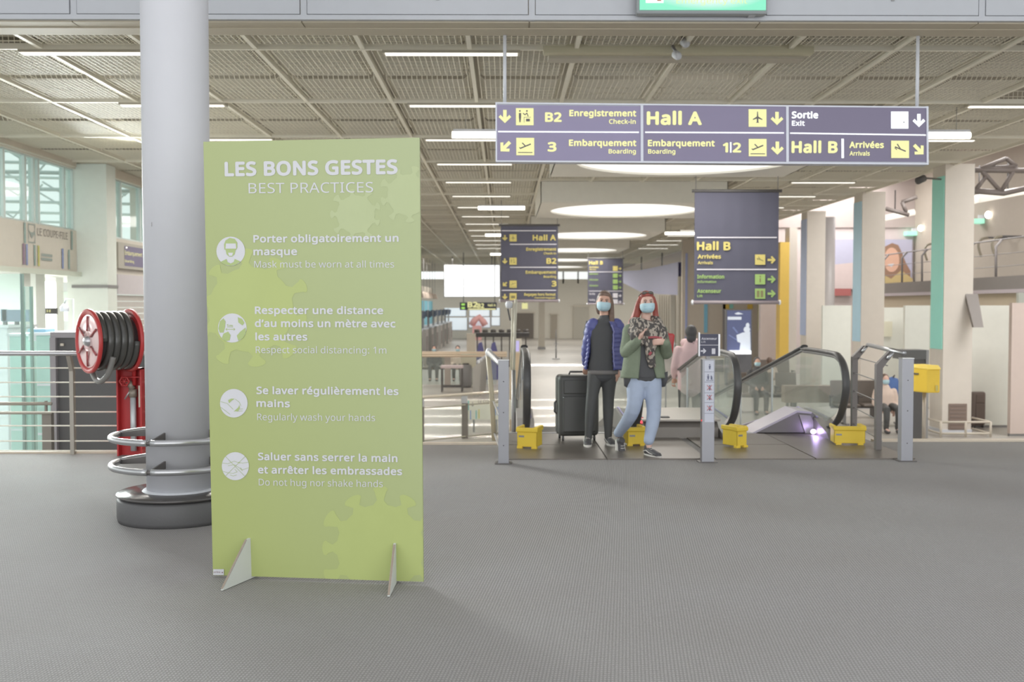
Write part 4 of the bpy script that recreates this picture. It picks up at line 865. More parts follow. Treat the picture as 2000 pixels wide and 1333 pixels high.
MB().prism(EC, [EC.uv(*q) for q in ((1452, 853.5), (1618, 852.5), (1618, 856), (1452, 856))], 0, .03).build('light_strip', mat('violet_strip', (186, 172, 226), .4, emit=.35), en)
p = Yp(1587, 843, 12.05); MB().ell((p.x, 12.02, p.z), (.035, .02, .03), 12, 8).build('lamp', mat('violet_lamp', (236, 226, 255), .4, emit=1.4, ecol=(236, 228, 255)), en)
l = bpy.data.lights.new('violet_point', 'POINT'); l.energy = .8; l.color = (.6, .45, 1); l.shadow_soft_size = .03; lo = bpy.data.objects.new('violet_point', l); COL.objects.link(lo); lo.location = (p.x, 11.92, p.z+.02)
p = Yp(1254, 822, 11.9); t = T('red_lamp', 'small round red light at the walkway base behind the green jacket woman', 'lamp', p); MB().ell(p, (.035, .02, .035), 12, 8).build('lens', mat('red_lamp_bright', (240, 80, 90), .4, emit=1.2), t); MB().cyl((p.x, 11.91, p.z), (p.x, 11.98, p.z), .04, 12).build('bezel', M_DARK, t)
# yellow guards at the newels
def guard(px0, px1, py0, py1, rz, lab, back=0):
    g = Zp((px0+px1)/2, py1-4, 0); w = (px1-px0)/2000*g.y; h = (py1-py0)/2000*g.y-.04
    t = T('newel_guard', lab, 'guard', (g.x, g.y, 0)); c = Vector((g.x, g.y, 0)); R = Matrix.Rotation(rz, 3, 'Z')
    def b_(n, x0, x1, y0, y1, z0, z1, m=M_YEL, bv=.006):
        vs = [c+R@Vector((x, y, z)) for x in (x0, x1) for y in (y0, y1) for z in (z0, z1)]
        return MB().add(vs, [(0, 1, 3, 2), (4, 6, 7, 5), (0, 4, 5, 1), (2, 3, 7, 6), (0, 2, 6, 4), (1, 5, 7, 3)]).build(n, m, t, bevel=bv)
    b_('panel', -w/2+.01, w/2-.01, 0, .012, .03, h-.02); b_('top_rim', -w/2, w/2, -.015, .05, h-.045, h, bv=.01)
    b_('side_panel', w/2-.022, w/2-.01, 0, .22, .03, h-.02); b_('side_panel', -w/2+.01, -w/2+.022, 0, .22, .03, h-.02)
    b_('back_rim', w/2-.05, w/2, .0, .24, h-.04, h+.01, bv=.01); b_('back_rim', -w/2, -w/2+.03, .0, .24, h-.04, h+.01, bv=.01)
    for q in (-w/3, w/3): b_('foot', q-.03, q+.03, -.01, .04, 0, .035)
    b_('sticker', -w/2+.03, -w/2+.09, -.002, 0, h-.10, h-.08, m=M_STEELD, bv=0)
    return t
guard(1007, 1051, 833, 883, -.3, 'yellow guard at the foot of the leftmost newel by the gate post')
guard(1224, 1262, 832, 878, .1, 'yellow guard behind the legs of the woman in the green jacket')
guard(1434, 1464, 831, 881, .55, 'yellow guard beside the lift sign post')
guard(1628, 1691, 830, 876, -.12, 'widest yellow guard at the right newel')
# ---------------------------------------------------------------- end railings of the floor opening
t = T('end_railing', 'dark bent post railing with cables right of the moving walkways', 'railing', (4.15, 11.5, 0))
M_BP = mat('bent_post', (126, 120, 118), .5, .2)
def bent(x, y, h=1.04, lean=.14):
    MB().prism(Plane((x, y, 0), Vector((1, .25, 0)), (0, 0, 1)), [(-.035, 0), (.03, 0), (.035, h*.84), (lean+.03, h-.0), (lean-.03, h+.01), (-.04, h*.88)], -.02, .02).build('post', M_BP, t)
    MB().tube([(x+lean*.6, y-.02, h-.07), (x+lean, y-.01, h)], .02, 8).build('bracket', M_STEEL, t)
bent(Zp(1731, 885, 0).x-.03, 10.75); bent(4.24, 12.35)
MB().tube([(4.24+.16, 12.35, 1.06), (Yp(1762, 692, 10.75).x, 10.7, 1.035)], .026, 12).build('top_rail', M_STEEL, t)
for z in (.9, .72, .5, .3, .1): MB().tube([(4.24+(.05 if z > .8 else 0), 12.35, z), (3.99+(.05 if z > .8 else 0), 10.75, z)], .006, 6).build('cable', M_STEELD, t)
t = T('end_railing', 'slender bent railing end beside the left gate post', 'railing', (-.1, 11, 0))
xa = Yp(960, 690, 11.6).x; MB().tube([(xa+.03, 11.6, .0), (xa-.0, 11.6, .55), (xa-.04, 11.6, .98)], .028, 10).build('post', mat('post_straw', (190, 180, 156), .5), t)
MB().tube([(xa-.03, 11.62, 1.0), (-.0, 10.02, .93)], .035, 12).build('top_rail', M_STEELD, t); MB().ell((xa-.03, 11.6, 1.0), (.04, .05, .055), 12, 8).build('end_cap', M_WHITE, t)
MB().tube([(xa+.02, 11.6, .45), (.0, 10.08, .32)], .012, 8).tube([(xa+.03, 11.6, .08), (.0, 10.08, .0)], .012, 8).build('cable', M_STEELD, t)
# ---------------------------------------------------------------- low ramp railing with shop panel in the middle
t = T('ramp_railing', 'low glazed railing with dark posts beyond the poster', 'railing', (-1, 20, LOW))
M_SLAT = mat('dark_post', (122, 116, 110), .5)
A = Zp(823, 866, LOW); Bq = Zp(908, 857, LOW); Cq = Zp(978, 850, LOW)
for p, w in ((A, .055), (Bq, .085)): MB().box(p.x-w/2-.02, p.x+w/2+.02, p.y, p.y+.12, LOW, LOW+.70).build('post', M_SLAT, t); MB().box(p.x-.07, p.x+.05, p.y+.02, p.y+.06, LOW+.70, LOW+.86).build('post_head', M_STEEL, t)
up = Vector((0, 0, .88))
MB().tube([Zp(790, 869, LOW)+up*.98, A+up, Bq+up, Cq+up], .03, 10).build('top_rail', mat('rail_straw', (214, 204, 188), .5), t)
for z in (.67, .04): MB().tube([A+Vector((0, 0, z)), Bq+Vector((0, 0, z)), Cq+Vector((0, 0, z))], .014, 8).build('lower_rail', mat('rail_olive', (176, 172, 156), .5), t)
for p, q in ((A, Bq), (Bq, Cq)): MB().add([p+Vector((.05, .03, .08)), q+Vector((-.05, .03, .08)), q+Vector((-.05, .03, .64)), p+Vector((.05, .03, .64))], [(0, 1, 2, 3)]).build('glass', M_GLASS, t)
t = T('shop_panel', 'pale panel with grey shop lettering and coloured bars behind the low railing', 'sign', (Yp(945, 800, 21).x, 21.2, LOW))
PY_ = 21.2; a = Yp(914, 820, PY_); b = Yp(977, 782, PY_); MB().box(a.x, b.x+.3, PY_, PY_+.03, a.z, b.z).build('board', mat('board_cream', (222, 218, 204), .5), t); MB().box(a.x+.1, a.x+.14, PY_+.03, PY_+.06, LOW, a.z+.1).box(b.x-.1, b.x-.06, PY_+.03, PY_+.06, LOW, a.z+.1).build('legs', M_STEELD, t)
P = Print(YPL(PY_), .004); P.text('LE COUPE-FILE', 934, 985, 788, 5.5, .0, y1=785); P.line([(923, 786), (923, 794)], 1.2); P.line([(920.5, 791), (923, 794), (925.5, 791)], 1); P.build('lettering', MATS['letter_grey'], t)
for nm, c, l in (('bar_teal2', (120, 196, 196), ((915, 783, 802), (930, 802, 819))), ('bar_blue2', (120, 150, 210), ((919, 802, 820), (967.5, 797, 812), (972, 795, 811))), ('bar_yellow2', (214, 206, 110), ((935.5, 800, 818),))):
    P = Print(YPL(PY_), .004)
    for x, y0, y1 in l: P.rect(x-1, y0, x+1, y1)
    P.build('colour_bars', mat(nm, c, .5), t)
t = T('wood_rail_counter', 'long pale wooden handrail on glass before the waiting benches', 'railing', (-2.5, 34, LOW))
for k, py in enumerate((689, 692, 696)):
    a = Yp(800, py, 33.6-k*.3); b = Yp(990, py, 33.6-k*.3); MB().tube([a, b], .035, 8).build('rail', mat('pale_wood', (220, 200, 176), .5), t)
for px in (874,): a = Yp(px, 696, 33.3); MB().box(a.x-.1, a.x+.1, 33.3, 33.4, LOW, a.z).build('post', mat('taupe_post', (186, 176, 168), .6), t)
a = Yp(800, 696, 33.3); b = Yp(970, 696, 33.3); MB().box(a.x, b.x, 33.45, 33.47, LOW+.05, a.z-.05).build('glass', M_GLASS, t)
# small table
a = Yp(861, 765, 31.3); b = Yp(904, 715, 31.3); t = T('side_table', 'small high table with a pink-white top and thin dark legs', 'table', ((a.x+b.x)/2, 31.5, LOW))
MB().box(a.x, b.x, 31.2, 31.75, b.z-.07, b.z).build('tabletop', mat('pinkish_top', (214, 196, 196), .5), t)
for x in (a.x+.03, b.x-.03):
    for y in (31.24, 31.7): MB().box(x-.02, x+.02, y-.02, y+.02, LOW, b.z-.07).build('leg', M_DARKM, t)
for y in (31.24, 31.7): MB().box(a.x+.03, b.x-.03, y-.012, y+.012, LOW+.14, LOW+.18).build('stretcher', M_DARKM, t)
# row of grey gate panels receding
for i in range(4):
    a = Zp(927+i*4.5, 776-i*3, LOW); zt = 1.53-(703-i*3-HOR)/2000*a.y
    t = T('barrier_post', ['nearest', 'second', 'third', 'furthest'][i]+' grey slanted barrier post beside the small table', 'post', a)
    MB().prism(Plane(a, (1, 0, 0), (0, 0, 1)), [(-.05, 0), (.12, 0), (.2, zt-LOW), (-.06, zt-LOW-.25)], -.06, .06).build('body', mat('post_grey', (156, 152, 146), .5), t); MB().ell((a.x+.12, a.y-.02, zt-.06), (.06, .06, .06), 10, 8).build('cap', M_WHITE, t)
# info pillar, cylinder bin
p = Yp(918, 720, 33); t = T('info_pillar', 'cream information pillar rising behind the wooden rail', 'pillar', (p.x, 33.8, LOW)); MB().box(p.x-.13, p.x+.16, 33.7, 33.9, LOW, Yp(0, 652, 33.8).z).build('shaft', M_CREAM, t); MB().box(p.x-.3, p.x+.2, 33.0, 33.1, Yp(0, 720, 33).z, Yp(0, 692, 33).z).build('notice', mat('khaki_notice', (206, 200, 180), .6), t)
p = Zp(910, 757, LOW); t = T('cylinder_bin', 'dark grey cylindrical bin behind the small table', 'bin', p); MB().lathe(p, [(0, 0), (.17, 0), (.2, .1), (.2, .68), (.15, .74), (0, .74)], 24).build('body', mat('bin_grey', (140, 138, 138), .4), t); MB().lathe((p.x, p.y, p.z+.74), [(0, .0), (.12, .0), (.1, .04), (0, .04)], 24).build('lid', M_DARK, t)
# ---------------------------------------------------------------- security camera pole, desk behind left newel
p = Yp(1003, 700, 13.5); t = T('camera_pole', 'white slim pole with a camera head rising behind the left newel', 'pole', (p.x, 13.5, 0))
x1_ = Yp(1009, 600, 13.5).x; x0_ = Yp(1003, 725, 13.5).x
MB().tube([(x0_, 13.5, Yp(0, 725, 13.5).z), (x1_-.01, 13.5, Yp(0, 585, 13.5).z)], .02, 10).tube([(x0_-.035, 13.55, Yp(0, 725, 13.5).z), (x1_-.05, 13.55, Yp(0, 590, 13.5).z)], .012, 8).build('pole', mat('pole_cream', (206, 202, 186), .45), t)
MB().tube([(x0_, 13.5, Yp(0, 724, 13.5).z), (x0_, 13.4, -.45)], .03, 8).build('base', M_STEELD, t)
MB().lathe((x1_-.1, 13.5, Yp(0, 594, 13.5).z), [(0, .04), (.04, .03), (.05, 0), (.04, -.05), (0, -.06)], 16).build('camera_head', M_WHITE, t); MB().rbox((x1_-.10, 13.52, Yp(0, 615, 13.5).z), (.02, .04, .16), ry=-.2).build('flag', M_DARK, t)
t = T('kiosk', 'tan and violet kiosk screen behind the left newel', 'kiosk', (Yp(1008, 690, 21.5).x, 21.5, LOW)); a = Yp(996, 730, 21.5); b = Yp(1019, 690, 21.5)
MB().box(a.x, b.x, 21.5, 21.7, LOW, b.z).build('body', mat('tan_box', (196, 174, 146), .6), t); c = Yp(1019, 662, 21.5); MB().box(a.x+.02, b.x, 21.55, 21.62, b.z, c.z).build('screen_case', M_CREAM, t)
Print(YPL(21.55), .006).rect(1002, 666, 1014, 687).build('screen', mat('violet_screen', (180, 172, 220), .4, emit=.3), t)
# ---------------------------------------------------------------- left check-in rows
M_KI = mat('kiosk_grey', (176, 168, 162), .5)
for i in range(9):
    y = 43+i*4.0; x = -4.25; t = T('bag_drop', ['nearest', 'second', 'third', 'fourth', 'fifth', 'sixth', 'seventh', 'eighth', 'furthest'][i]+' bag drop desk in the left check-in row', 'desk', (x, y, LOW), 'bag drop desks along the left')
    MB().box(x-.5, x+.35, y, y+1.6, LOW, LOW+1.45).build('body', M_KI, t); MB().box(x-.5, x+.38, y-.02, y+1.6, LOW+1.45, LOW+1.5).build('top', M_WHITE, t)
    MB().box(x+.35, x+.37, y+.2, y+1.3, LOW+.3, LOW+1.1).build('side_panel', mat('kiosk_dark', (140, 130, 126), .5), t)
    for q in (.1, .9): MB().box(x+.1, x+.16, y+q, y+q+.12, LOW+1.5, LOW+2.4).build('screen_post', M_STEELD, t); MB().rbox((x+.13, y+q+.06, LOW+2.2), (.3, .06, .35), ry=.2).build('monitor', mat('monitor_dark', (96, 104, 120), .4), t)
bw = MB().box(-5.9, -5.6, 42, 80, LOW, 1.9).build('wall_left', mat('cyan_wall', (128, 196, 214), .5), kind='structure')
for i in range(9): MB().box(-5.6, -5.56, 43+i*4.0, 43.2+i*4.0, LOW, 1.9).build('panel_joint', M_WHITE, bw)
MB().box(-7.0, -5.6, 42, 80, 2.3, 2.9).build('trim_9', M_CREAM, kind='structure')
for i in range(12):
    y = 43+i*2.4; t = T('pendant_lamp', 'pale cone pendant lamp number %s from the near end over the left desks' % ['one', 'two', 'three', 'four', 'five', 'six', 'seven', 'eight', 'nine', 'ten', 'eleven', 'twelve'][i], 'lamp', (-4.7, y, 2.1), 'cone pendants over the left desks')
    MB().lathe((-4.7, y, 2.0), [(.22, 0), (.12, .3), (.05, .36), (0, .36)], 20).build('shade', mat('pendant_beige', (206, 190, 176), .5), t); MB().tube([(-4.7, y, 2.36), (-4.7, y, 4.46)], .012, 6).build('cord', M_STEELD, t)
# big bright screen and frame
a = Yp(867, 581, 60); b = Yp(977, 517, 60); t = T('led_screen', 'large blank white lit screen hanging at the far end of the hall', 'screen', ((a.x+b.x)/2, 60, a.z))
MB().box(a.x, b.x, 60, 60.2, a.z, b.z).build('case', M_STEELD, t); MB().box(a.x+.04, b.x-.04, 59.98, 60, a.z+.04, b.z-.04).build('display', mat('white_screen', (246, 248, 250), .5, emit=.85), t)
for q in (a.x+.5, b.x-.5): MB().tube([(q, 60.1, b.z), (q, 60.1, 4.45)], .03, 6).build('hanger', M_STEELD, t)
# hall number signs
a = Yp(898, 606, 55); b = Yp(970, 591, 55); t = T('counter_sign', 'low dark sign with lit yellow B2 numbers below the white screen', 'sign', ((a.x+b.x)/2, 55, a.z)); MB().box(a.x, b.x, 55, 55.1, a.z, b.z).build('case', M_BAN, t)
for q in (a.x+.2, b.x-.1): MB().tube([(q, 55.05, b.z), (q, 55.05, 4.4)], .02, 6).build('hanger', M_STEELD, t)
P = Print(YPL(55), .01); P.text('B2', 914, 932, 601, 11, .06); P.text('B2', 933, 945, 602, 9, .05); P.text('Hall A', 953, 968, 599, 5, .03); P.rect(914, 603, 968, 605.5); P.build('lettering', M_TXTY, t); P = Print(YPL(55), .01); P.rect(901, 593, 908, 597); P.rect(901, 600, 908, 604); P.build('green_tiles', mat('green_glow', (170, 226, 110), .5, emit=.4), t)
# glazed end with mullions at far left
for i, (x0, x1, y0, y1) in enumerate(((868, 910, 602, 618), (917, 956, 602, 618), (961, 976, 602, 618), (868, 912, 621, 645), (916, 957, 620, 640), (960, 976, 620, 636))):
    a = Yp(x0, y1, 80); b = Yp(x1, y0, 80); w = MB().box(a.x, b.x, 80, 80.05, a.z, b.z).build('window_%d' % (12+i), mat('end_window', (220, 230, 238), .4, emit=.3), kind='structure'); MB().box(a.x-.05, b.x+.05, 79.96, 80.0, a.z-.05, a.z).box(a.x-.05, a.x, 79.96, 80.0, a.z, b.z).box(b.x, b.x+.05, 79.96, 80.0, a.z, b.z).build('window_frame', M_STEELD, w)
p = Yp(933, 638, 79.5); t = T('red_machine', 'pinkish red lifting machine seen through the far glazing', 'machine', p)
MB().tube([Yp(921, 636, 79.5), Yp(927, 626, 79.5), Yp(936, 620, 79.5), Yp(944, 629, 79.5), Yp(948, 636, 79.5)], .25, 8).build('arm', mat('faded_red', (226, 170, 168), .5), t); MB().box(Yp(922, 0, 79.5).x, Yp(940, 0, 79.5).x, 79.2, 79.8, LOW, LOW+1.1).build('body', MATS['faded_red'], t)
# queue barriers, dark luggage belts, blue folded boards
t = T('baggage_belt', 'dark low conveyor with rollers across the hall behind the poster', 'conveyor', (-1, 44, LOW))
a = Yp(925, 659, 44); b = Yp(1034, 643, 44); MB().box(a.x, b.x, 44, 45, a.z, a.z+.18).build('belt', M_DARK, t)
for k in range(7): x = a.x+.15+(b.x-a.x-.3)*k/6; MB().cyl((x-.12, 43.95, b.z-.08), (x+.12, 43.95, b.z-.08), .07, 10).build('roller', M_DARKM, t); MB().box(x-.03, x+.03, 44.2, 44.3, LOW, a.z).build('leg', M_DARKM, t)
for i, (px, py) in enumerate(((940, 696), (966, 694))):
    g = Yp(px, py, 36.5); g.z = LOW; t = T('folded_board', ['left navy folded floor board behind the wooden rail', 'right navy folded floor board behind the wooden rail'][i], 'sign', g)
    for s in (-1, 1): MB().prism(Plane((g.x, g.y+.02*s, LOW), (1, 0, 0), (0, 0, 1)), [(-.22+.1*s, 0), (.24+.1*s, 0), (.02, 1.35), (-.1, 1.3)], -.02, .02).build('board', mat('navy_board', (96, 94, 142), .5), t)
for i, px in enumerate((1088, 1084)):
    g = Zp(1086, 702-i*30, LOW); t = T('queue_post', ['slim steel queue post on the pale floor left of the women', 'further slim steel queue post by the far wall'][i], 'post', g)
    MB().tube([g, (g.x, g.y, LOW+1.0)], .035, 10).build('pole', M_STEELD, t); MB().lathe(g, [(0, 0), (.2, 0), (.2, .03), (.03, .05), (0, .05)], 24).build('base', M_STEEL, t)
for i, (px, d, w, yb, yt) in enumerate(((1058, 62, 12, 661, 590), (1315, 66, 8, 661, 545), (1331, 50, 9, 672, 540))):
    a = Yp(px-w/2, yt, d); b = Yp(px+w/2, yt, d); t = T('cream_pillar', ['slim cream pillar left of the doorway at the far wall', 'slim grey-cream pillar behind the green jacket woman', 'wider cream pillar before the blue striped pillars'][i], 'pillar', ((a.x+b.x)/2, d, LOW)); MB().box(a.x, b.x, d, d+.4, LOW, a.z+(0 if i == 0 else 0)).build('shaft', M_CREAM, t); MB().box(a.x-.05, b.x+.05, d-.05, d+.45, LOW, LOW+.15).build('base', M_STEELD, t)
p = Yp(1025, 598, 70); t = T('yellow_lit_sign', 'tiny yellow lit sign over the far doorway', 'sign', p); MB().box(p.x-.2, p.x+.2, 70, 70.1, p.z-.2, p.z+.2).build('face', M_TXTY, t); MB().tube([(p.x, 70.05, p.z+.2), (p.x, 70.05, 4.4)], .02, 6).build('hanger', M_STEELD, t)
# curved lilac bulkhead near the far centre right
t = T('curved_bulkhead', 'pale lilac curved bulkhead below the ceiling behind the green jacket woman', 'bulkhead', (8, 58, 3.2))
for q in (Yp(1250, 528, 60), Yp(1290, 520, 56)): MB().cyl((q.x+.1, q.y+.1, q.z-.1), (q.x+.1, q.y+.1, 4.48), .04, 8).build('hanger', M_STEELD, t)
pts = [Yp(1215, 530, 64), Yp(1250, 528, 60), Yp(1290, 520, 56), Yp(1325, 512, 52)]; m = MB(); vs = []
for p, h in zip(pts, (.5, .9, 1.1, 1.2)): vs += [tuple(p), (p.x, p.y, p.z-h*1.4)]
m.add(vs+[(x+.3, y+.3, z) for x, y, z in vs], [(0, 2, 3, 1), (2, 4, 5, 3), (4, 6, 7, 5), (8, 9, 11, 10), (10, 11, 13, 12), (12, 13, 15, 14), (0, 8, 10, 2), (2, 10, 12, 4), (4, 12, 14, 6), (1, 3, 11, 9), (3, 5, 13, 11), (5, 7, 15, 13)], False).build('shell', mat('lilac_paint', (212, 210, 238), .5), t)
t = T('slatted_wall', 'cream vertical slatted wall panel behind the woman in the green jacket', 'wall panel', (Yp(1305, 0, 72).x, 72, LOW))
a = Yp(1284, 690, 72); b = Yp(1324, 576, 72); MB().box(a.x, b.x, 72.1, 72.2, LOW, b.z).build('backing', M_CREAM, t)
for k in range(9): x = a.x+(b.x-a.x)*(k+.5)/9; MB().box(x-.055, x+.055, 72, 72.1, LOW, b.z).build('slat', M_CREAM, t)
# ---------------------------------------------------------------- square pillars with coloured side strips
M_PIL = mat('pillar_beige', (220, 212, 202), .55)
def grad(name, c0, c1):
    m = mat(name, c0, .4, var=.0); nt = m.node_tree; b_ = nt.nodes['Principled BSDF']; tc = nt.nodes.new('ShaderNodeTexCoord'); sp = nt.nodes.new('ShaderNodeSeparateXYZ'); nt.links.new(tc.outputs['Generated'], sp.inputs[0])
    r = nt.nodes.new('ShaderNodeValToRGB'); nt.links.new(sp.outputs[2], r.inputs[0]); r.color_ramp.elements[0].color = (*lin(c1), 1); r.color_ramp.elements[1].color = (*lin(c0), 1); nt.links.new(r.outputs[0], b_.inputs['Base Color']); return m
for i, (px0, px1, d, nm, c, lab) in enumerate(((1843, 1900, 21.0, 'strip_teal', (168, 242, 228), 'nearest beige square pillar with a teal side strip on the right'), (1682, 1727, 26.1, 'strip_blue', (190, 226, 246), 'second beige square pillar with a light blue side strip'), (1575, 1611, 31.4, 'strip_cornflower', (190, 204, 238), 'third beige pillar with a cornflower strip right of the big banner'), (1541, 1556, 38, 'strip_amber', (236, 200, 100), 'fourth pillar with an amber strip at the banner edge'))):
    a = Yp(px0, 600, d).x; b = Yp(px1, 600, d).x; t = T('square_pillar', lab, 'pillar', ((a+b)/2, d+.3, LOW)); H = 4.44
    MB().box(a, b, d, d+.62, LOW, H).build('shaft', M_PIL, t)
    if i == 3: q = Yp(1523, 600, 38).x; MB().box(q, a, d, d+.5, LOW, 3.9).build('amber_panel', mat('strip_amber', c, .4), t); continue
    zb = 1.53-((682 if i == 0 else 667 if i == 1 else 655 if i == 2 else 700)-HOR)/2000*(d+.3)
    MB().box(a-.02, a, d+.03, d+.60, max(zb, LOW+.1), 4.2).build('colour_strip', mat(nm, c, .4, var=.06, scale=1.5), t, label=['teal strip', 'light blue strip', 'cornflower strip', 'amber strip'][i])
    MB().box(a-.015, b+.015, d-.015, d+.635, LOW, LOW+.08).build('plinth', M_WHITE, t)
    if i == 0:
        p0 = Yp(1852, 840, d); p1 = Yp(1888, 789, d); MB().box(p0.x, p1.x, d-.02, d, p0.z, p1.z).build('vent_panel', mat('vent_brown', (146, 128, 118), .6), t)
        for k in range(7): z = p0.z+(p1.z-p0.z)*(k+.5)/7; MB().box(p0.x+.02, p1.x-.02, d-.03, d-.02, z-.02, z+.02).build('louvre', mat('vent_louvre', (134, 118, 110), .6), t)
        fr = T('low_bumper_rail', 'low pale bumper rail around the foot of the teal striped pillar', 'railing', (a, d-.6, LOW)); q0, q1 = a-.28, b+.12
        for zz in (.07, .30): MB().tube([(q0, d+.2, LOW+zz), (q0, d-.6, LOW+zz), (q1, d-.6, LOW+zz), (q1, d+.2, LOW+zz)], .022, 8).build('rail', M_CREAM, fr)
        for q in (q0, (q0+q1)/2, q1): MB().cyl((q, d-.6, LOW), (q, d-.6, LOW+.31), .025, 8).build('post', M_CREAM, fr)
p = Yp(1618, 600, 33.5); t = T('round_column', 'slender pale round column right of the cornflower striped pillar', 'column', (p.x, 33.5, LOW)); MB().cyl((p.x, 33.5, LOW), (p.x, 33.5, 4.43), .19, 24).build('shaft', mat('column_grey_white', (206, 202, 202), .35), t); MB().cyl((p.x, 33.5, LOW), (p.x, 33.5, LOW+.1), .24, 24).build('base', M_WHITE, t)
# wall strips and panels behind the banner
M_BACK = mat('back_beige', (206, 196, 182), .6)
rb = MB().box(Yp(1336, 0, 44).x, 14.5, 44, 44.3, LOW, 4.4).build('wall_back', M_BACK, kind='structure')
for px0, px1, y0, y1, nm, c in ((1338, 1343, 495, 700, 'strip_lav', (166, 176, 220)), (1375, 1382, 590, 650, 'strip_sky', (136, 196, 224)), (1411, 1417, 592, 690, 'strip_grey', (150, 146, 146)), (1412, 1424, 594, 604, 'strip_gold', (222, 190, 90)), (1425, 1432, 594, 603, 'strip_mint', (150, 214, 206)), (1460, 1470, 594, 604, 'strip_gold', 0), (1481, 1490, 594, 648, 'strip_lime', (206, 214, 128)), (1523, 1538, 470, 700, 'strip_gold', 0)):
    a = Yp(px0, y1, 43.97); b = Yp(px1, y0, 43.97); MB().box(a.x, b.x, 43.95, 44, a.z, b.z).build('colour_strip', mat(nm, c or (0, 0, 0), .5), rb)
a = Yp(1538, 700, 43.97); b = Yp(1556, 600, 43.97); MB().box(a.x, b.x, 43.94, 44, LOW, b.z).build('door_4', mat('mint_door', (176, 212, 202), .5), rb)
p = Yp(1546, 594, 43.5); t = T('lit_door_sign', 'small violet and pink lit sign above the mint door', 'sign', p); MB().box(p.x-.25, p.x+.25, 43.5, 43.6, p.z-.12, p.z+.12).build('case', mat('violet_glow', (180, 160, 236), .5, emit=.5), t); MB().ell((p.x, 43.48, p.z), (.08, .02, .08), 10, 6).build('symbol', mat('pink_glow', (240, 150, 210), .5, emit=.4), t); MB().box(p.x-.02, p.x+.02, 43.6, 44, p.z-.02, p.z+.02).build('bracket', M_DARK, t)
# advertising light box with pale sculpture motif
d = 30; a = Yp(1418, 690, d); b = Yp(1469, 605, d); t = T('poster_light_box', 'dark blue advertising light box with a white motif below the right banner', 'poster', ((a.x+b.x)/2, d, LOW))
MB().box(a.x, b.x, d, d+.2, LOW+.3, b.z).build('case', mat('case_charcoal', (104, 104, 108), .4), t); MB().box(a.x+.2, b.x-.2, d+.03, d+.17, LOW, LOW+.3).build('stand', M_DARK, t)
Print(YPL(d), .006).rect(1420, 607, 1466.5, 688).build('face', mat('ad_navy', (92, 100, 138), .4, emit=.12), t)
P = Print(YPL(d), .012)
P.disc(1460, 636, 3.6, 5); P.disc(1458.5, 644, 6.5, 6); P.poly([(1450, 650), (1465, 648), (1466, 688), (1444, 686), (1446, 670), (1440, 668), (1438, 655)]); P.rect(1421, 619, 1448, 625); P.poly([(1434, 613), (1442, 610), (1452, 614), (1440, 615)])
P.build('white_motif', mat('ad_white', (206, 214, 226), .4, emit=.25), t); Print(YPL(d), .012).line([(1424, 655), (1440, 665)], 2).line([(1432, 640), (1440, 650)], 3).build('blue_smudge', mat('ad_blue', (130, 146, 196), .5), t)
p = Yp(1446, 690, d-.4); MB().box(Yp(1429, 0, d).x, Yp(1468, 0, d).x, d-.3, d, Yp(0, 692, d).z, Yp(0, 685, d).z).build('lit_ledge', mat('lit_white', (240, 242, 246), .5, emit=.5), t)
# ---------------------------------------------------------------- right hall: balcony, billboard, lights
BX = 13.6
bal = T('balcony', 'dark grey balcony deck with curved railing posts along the right wall', 'balcony', (BX+1, 30, 2))
zb0 = 1.53+(598-566)/2000*(BX/(1015/2000)); 
MB().box(BX, 15.8, 18, 39.2, zb0-.05, zb0+.38).build('deck', mat('deck_grey', (120, 116, 112), .6), bal)
MB().box(BX-.03, BX, 18, 39.2, zb0-.08, zb0+.02).build('deck_edge', mat('deck_edge_lilac', (172, 164, 168), .5), bal)
for k in range(12):
    y = 20+k*1.68; MB().tube([(BX+.06, y, zb0+.36), (BX+.05, y, zb0+1.22), (BX+.22, y, zb0+1.42)], .035, 8).build('post', mat('balcony_post', (126, 122, 122), .5), bal)
for zz in (1.42, 1.0, .66): MB().tube([(BX+(.22 if zz > 1.3 else .06), 18, zb0+zz), (BX+(.22 if zz > 1.3 else .06), 39.1, zb0+zz)], .022 if zz > 1.3 else .01, 8).build('rail', M_STEELD, bal)
MB().box(BX+.05, 15.8, 18, 39.2, zb0-.5, zb0-.05).build('trim_30', mat('tan_under', (184, 172, 150), .6), kind='structure')
rw = MB().box(9.9, 16, 39.5, 39.8, LOW, 6.6).build('wall_back', mat('rose_white_wall', (214, 202, 200), .6), kind='structure')
MB().box(9.9, 16, 39.42, 39.5, 4.55, 8.4).build('upper_panel', mat('rose_grey_wall', (188, 176, 172), .6), rw)
d = 39.3; a = Yp(1600, 565, d); b = Yp(1782, 468, d)
t = T('billboard', 'large wall picture of a brown haired woman in mustard behind the second pillar', 'picture', ((a.x+b.x)/2, d, a.z)); MB().box(a.x, b.x, d, d+.12, a.z, b.z).build('board', mat('sky_lilac', (190, 190, 212), .5), t)
P = Print(YPL(d), .01); P.poly([(1600, 520), (1680, 512), (1727, 530), (1727, 565), (1600, 565)]); P.build('sand_print', mat('print_rose', (214, 198, 196), .5), t)
P = Print(YPL(d), .02); P.poly([(1722, 498), (1728, 482), (1742, 475), (1754, 479), (1761, 494), (1768, 512), (1778, 530), (1777, 552), (1764, 556), (1722, 556)]); P.build('hair_print', mat('print_brown', (156, 124, 104), .5), t)
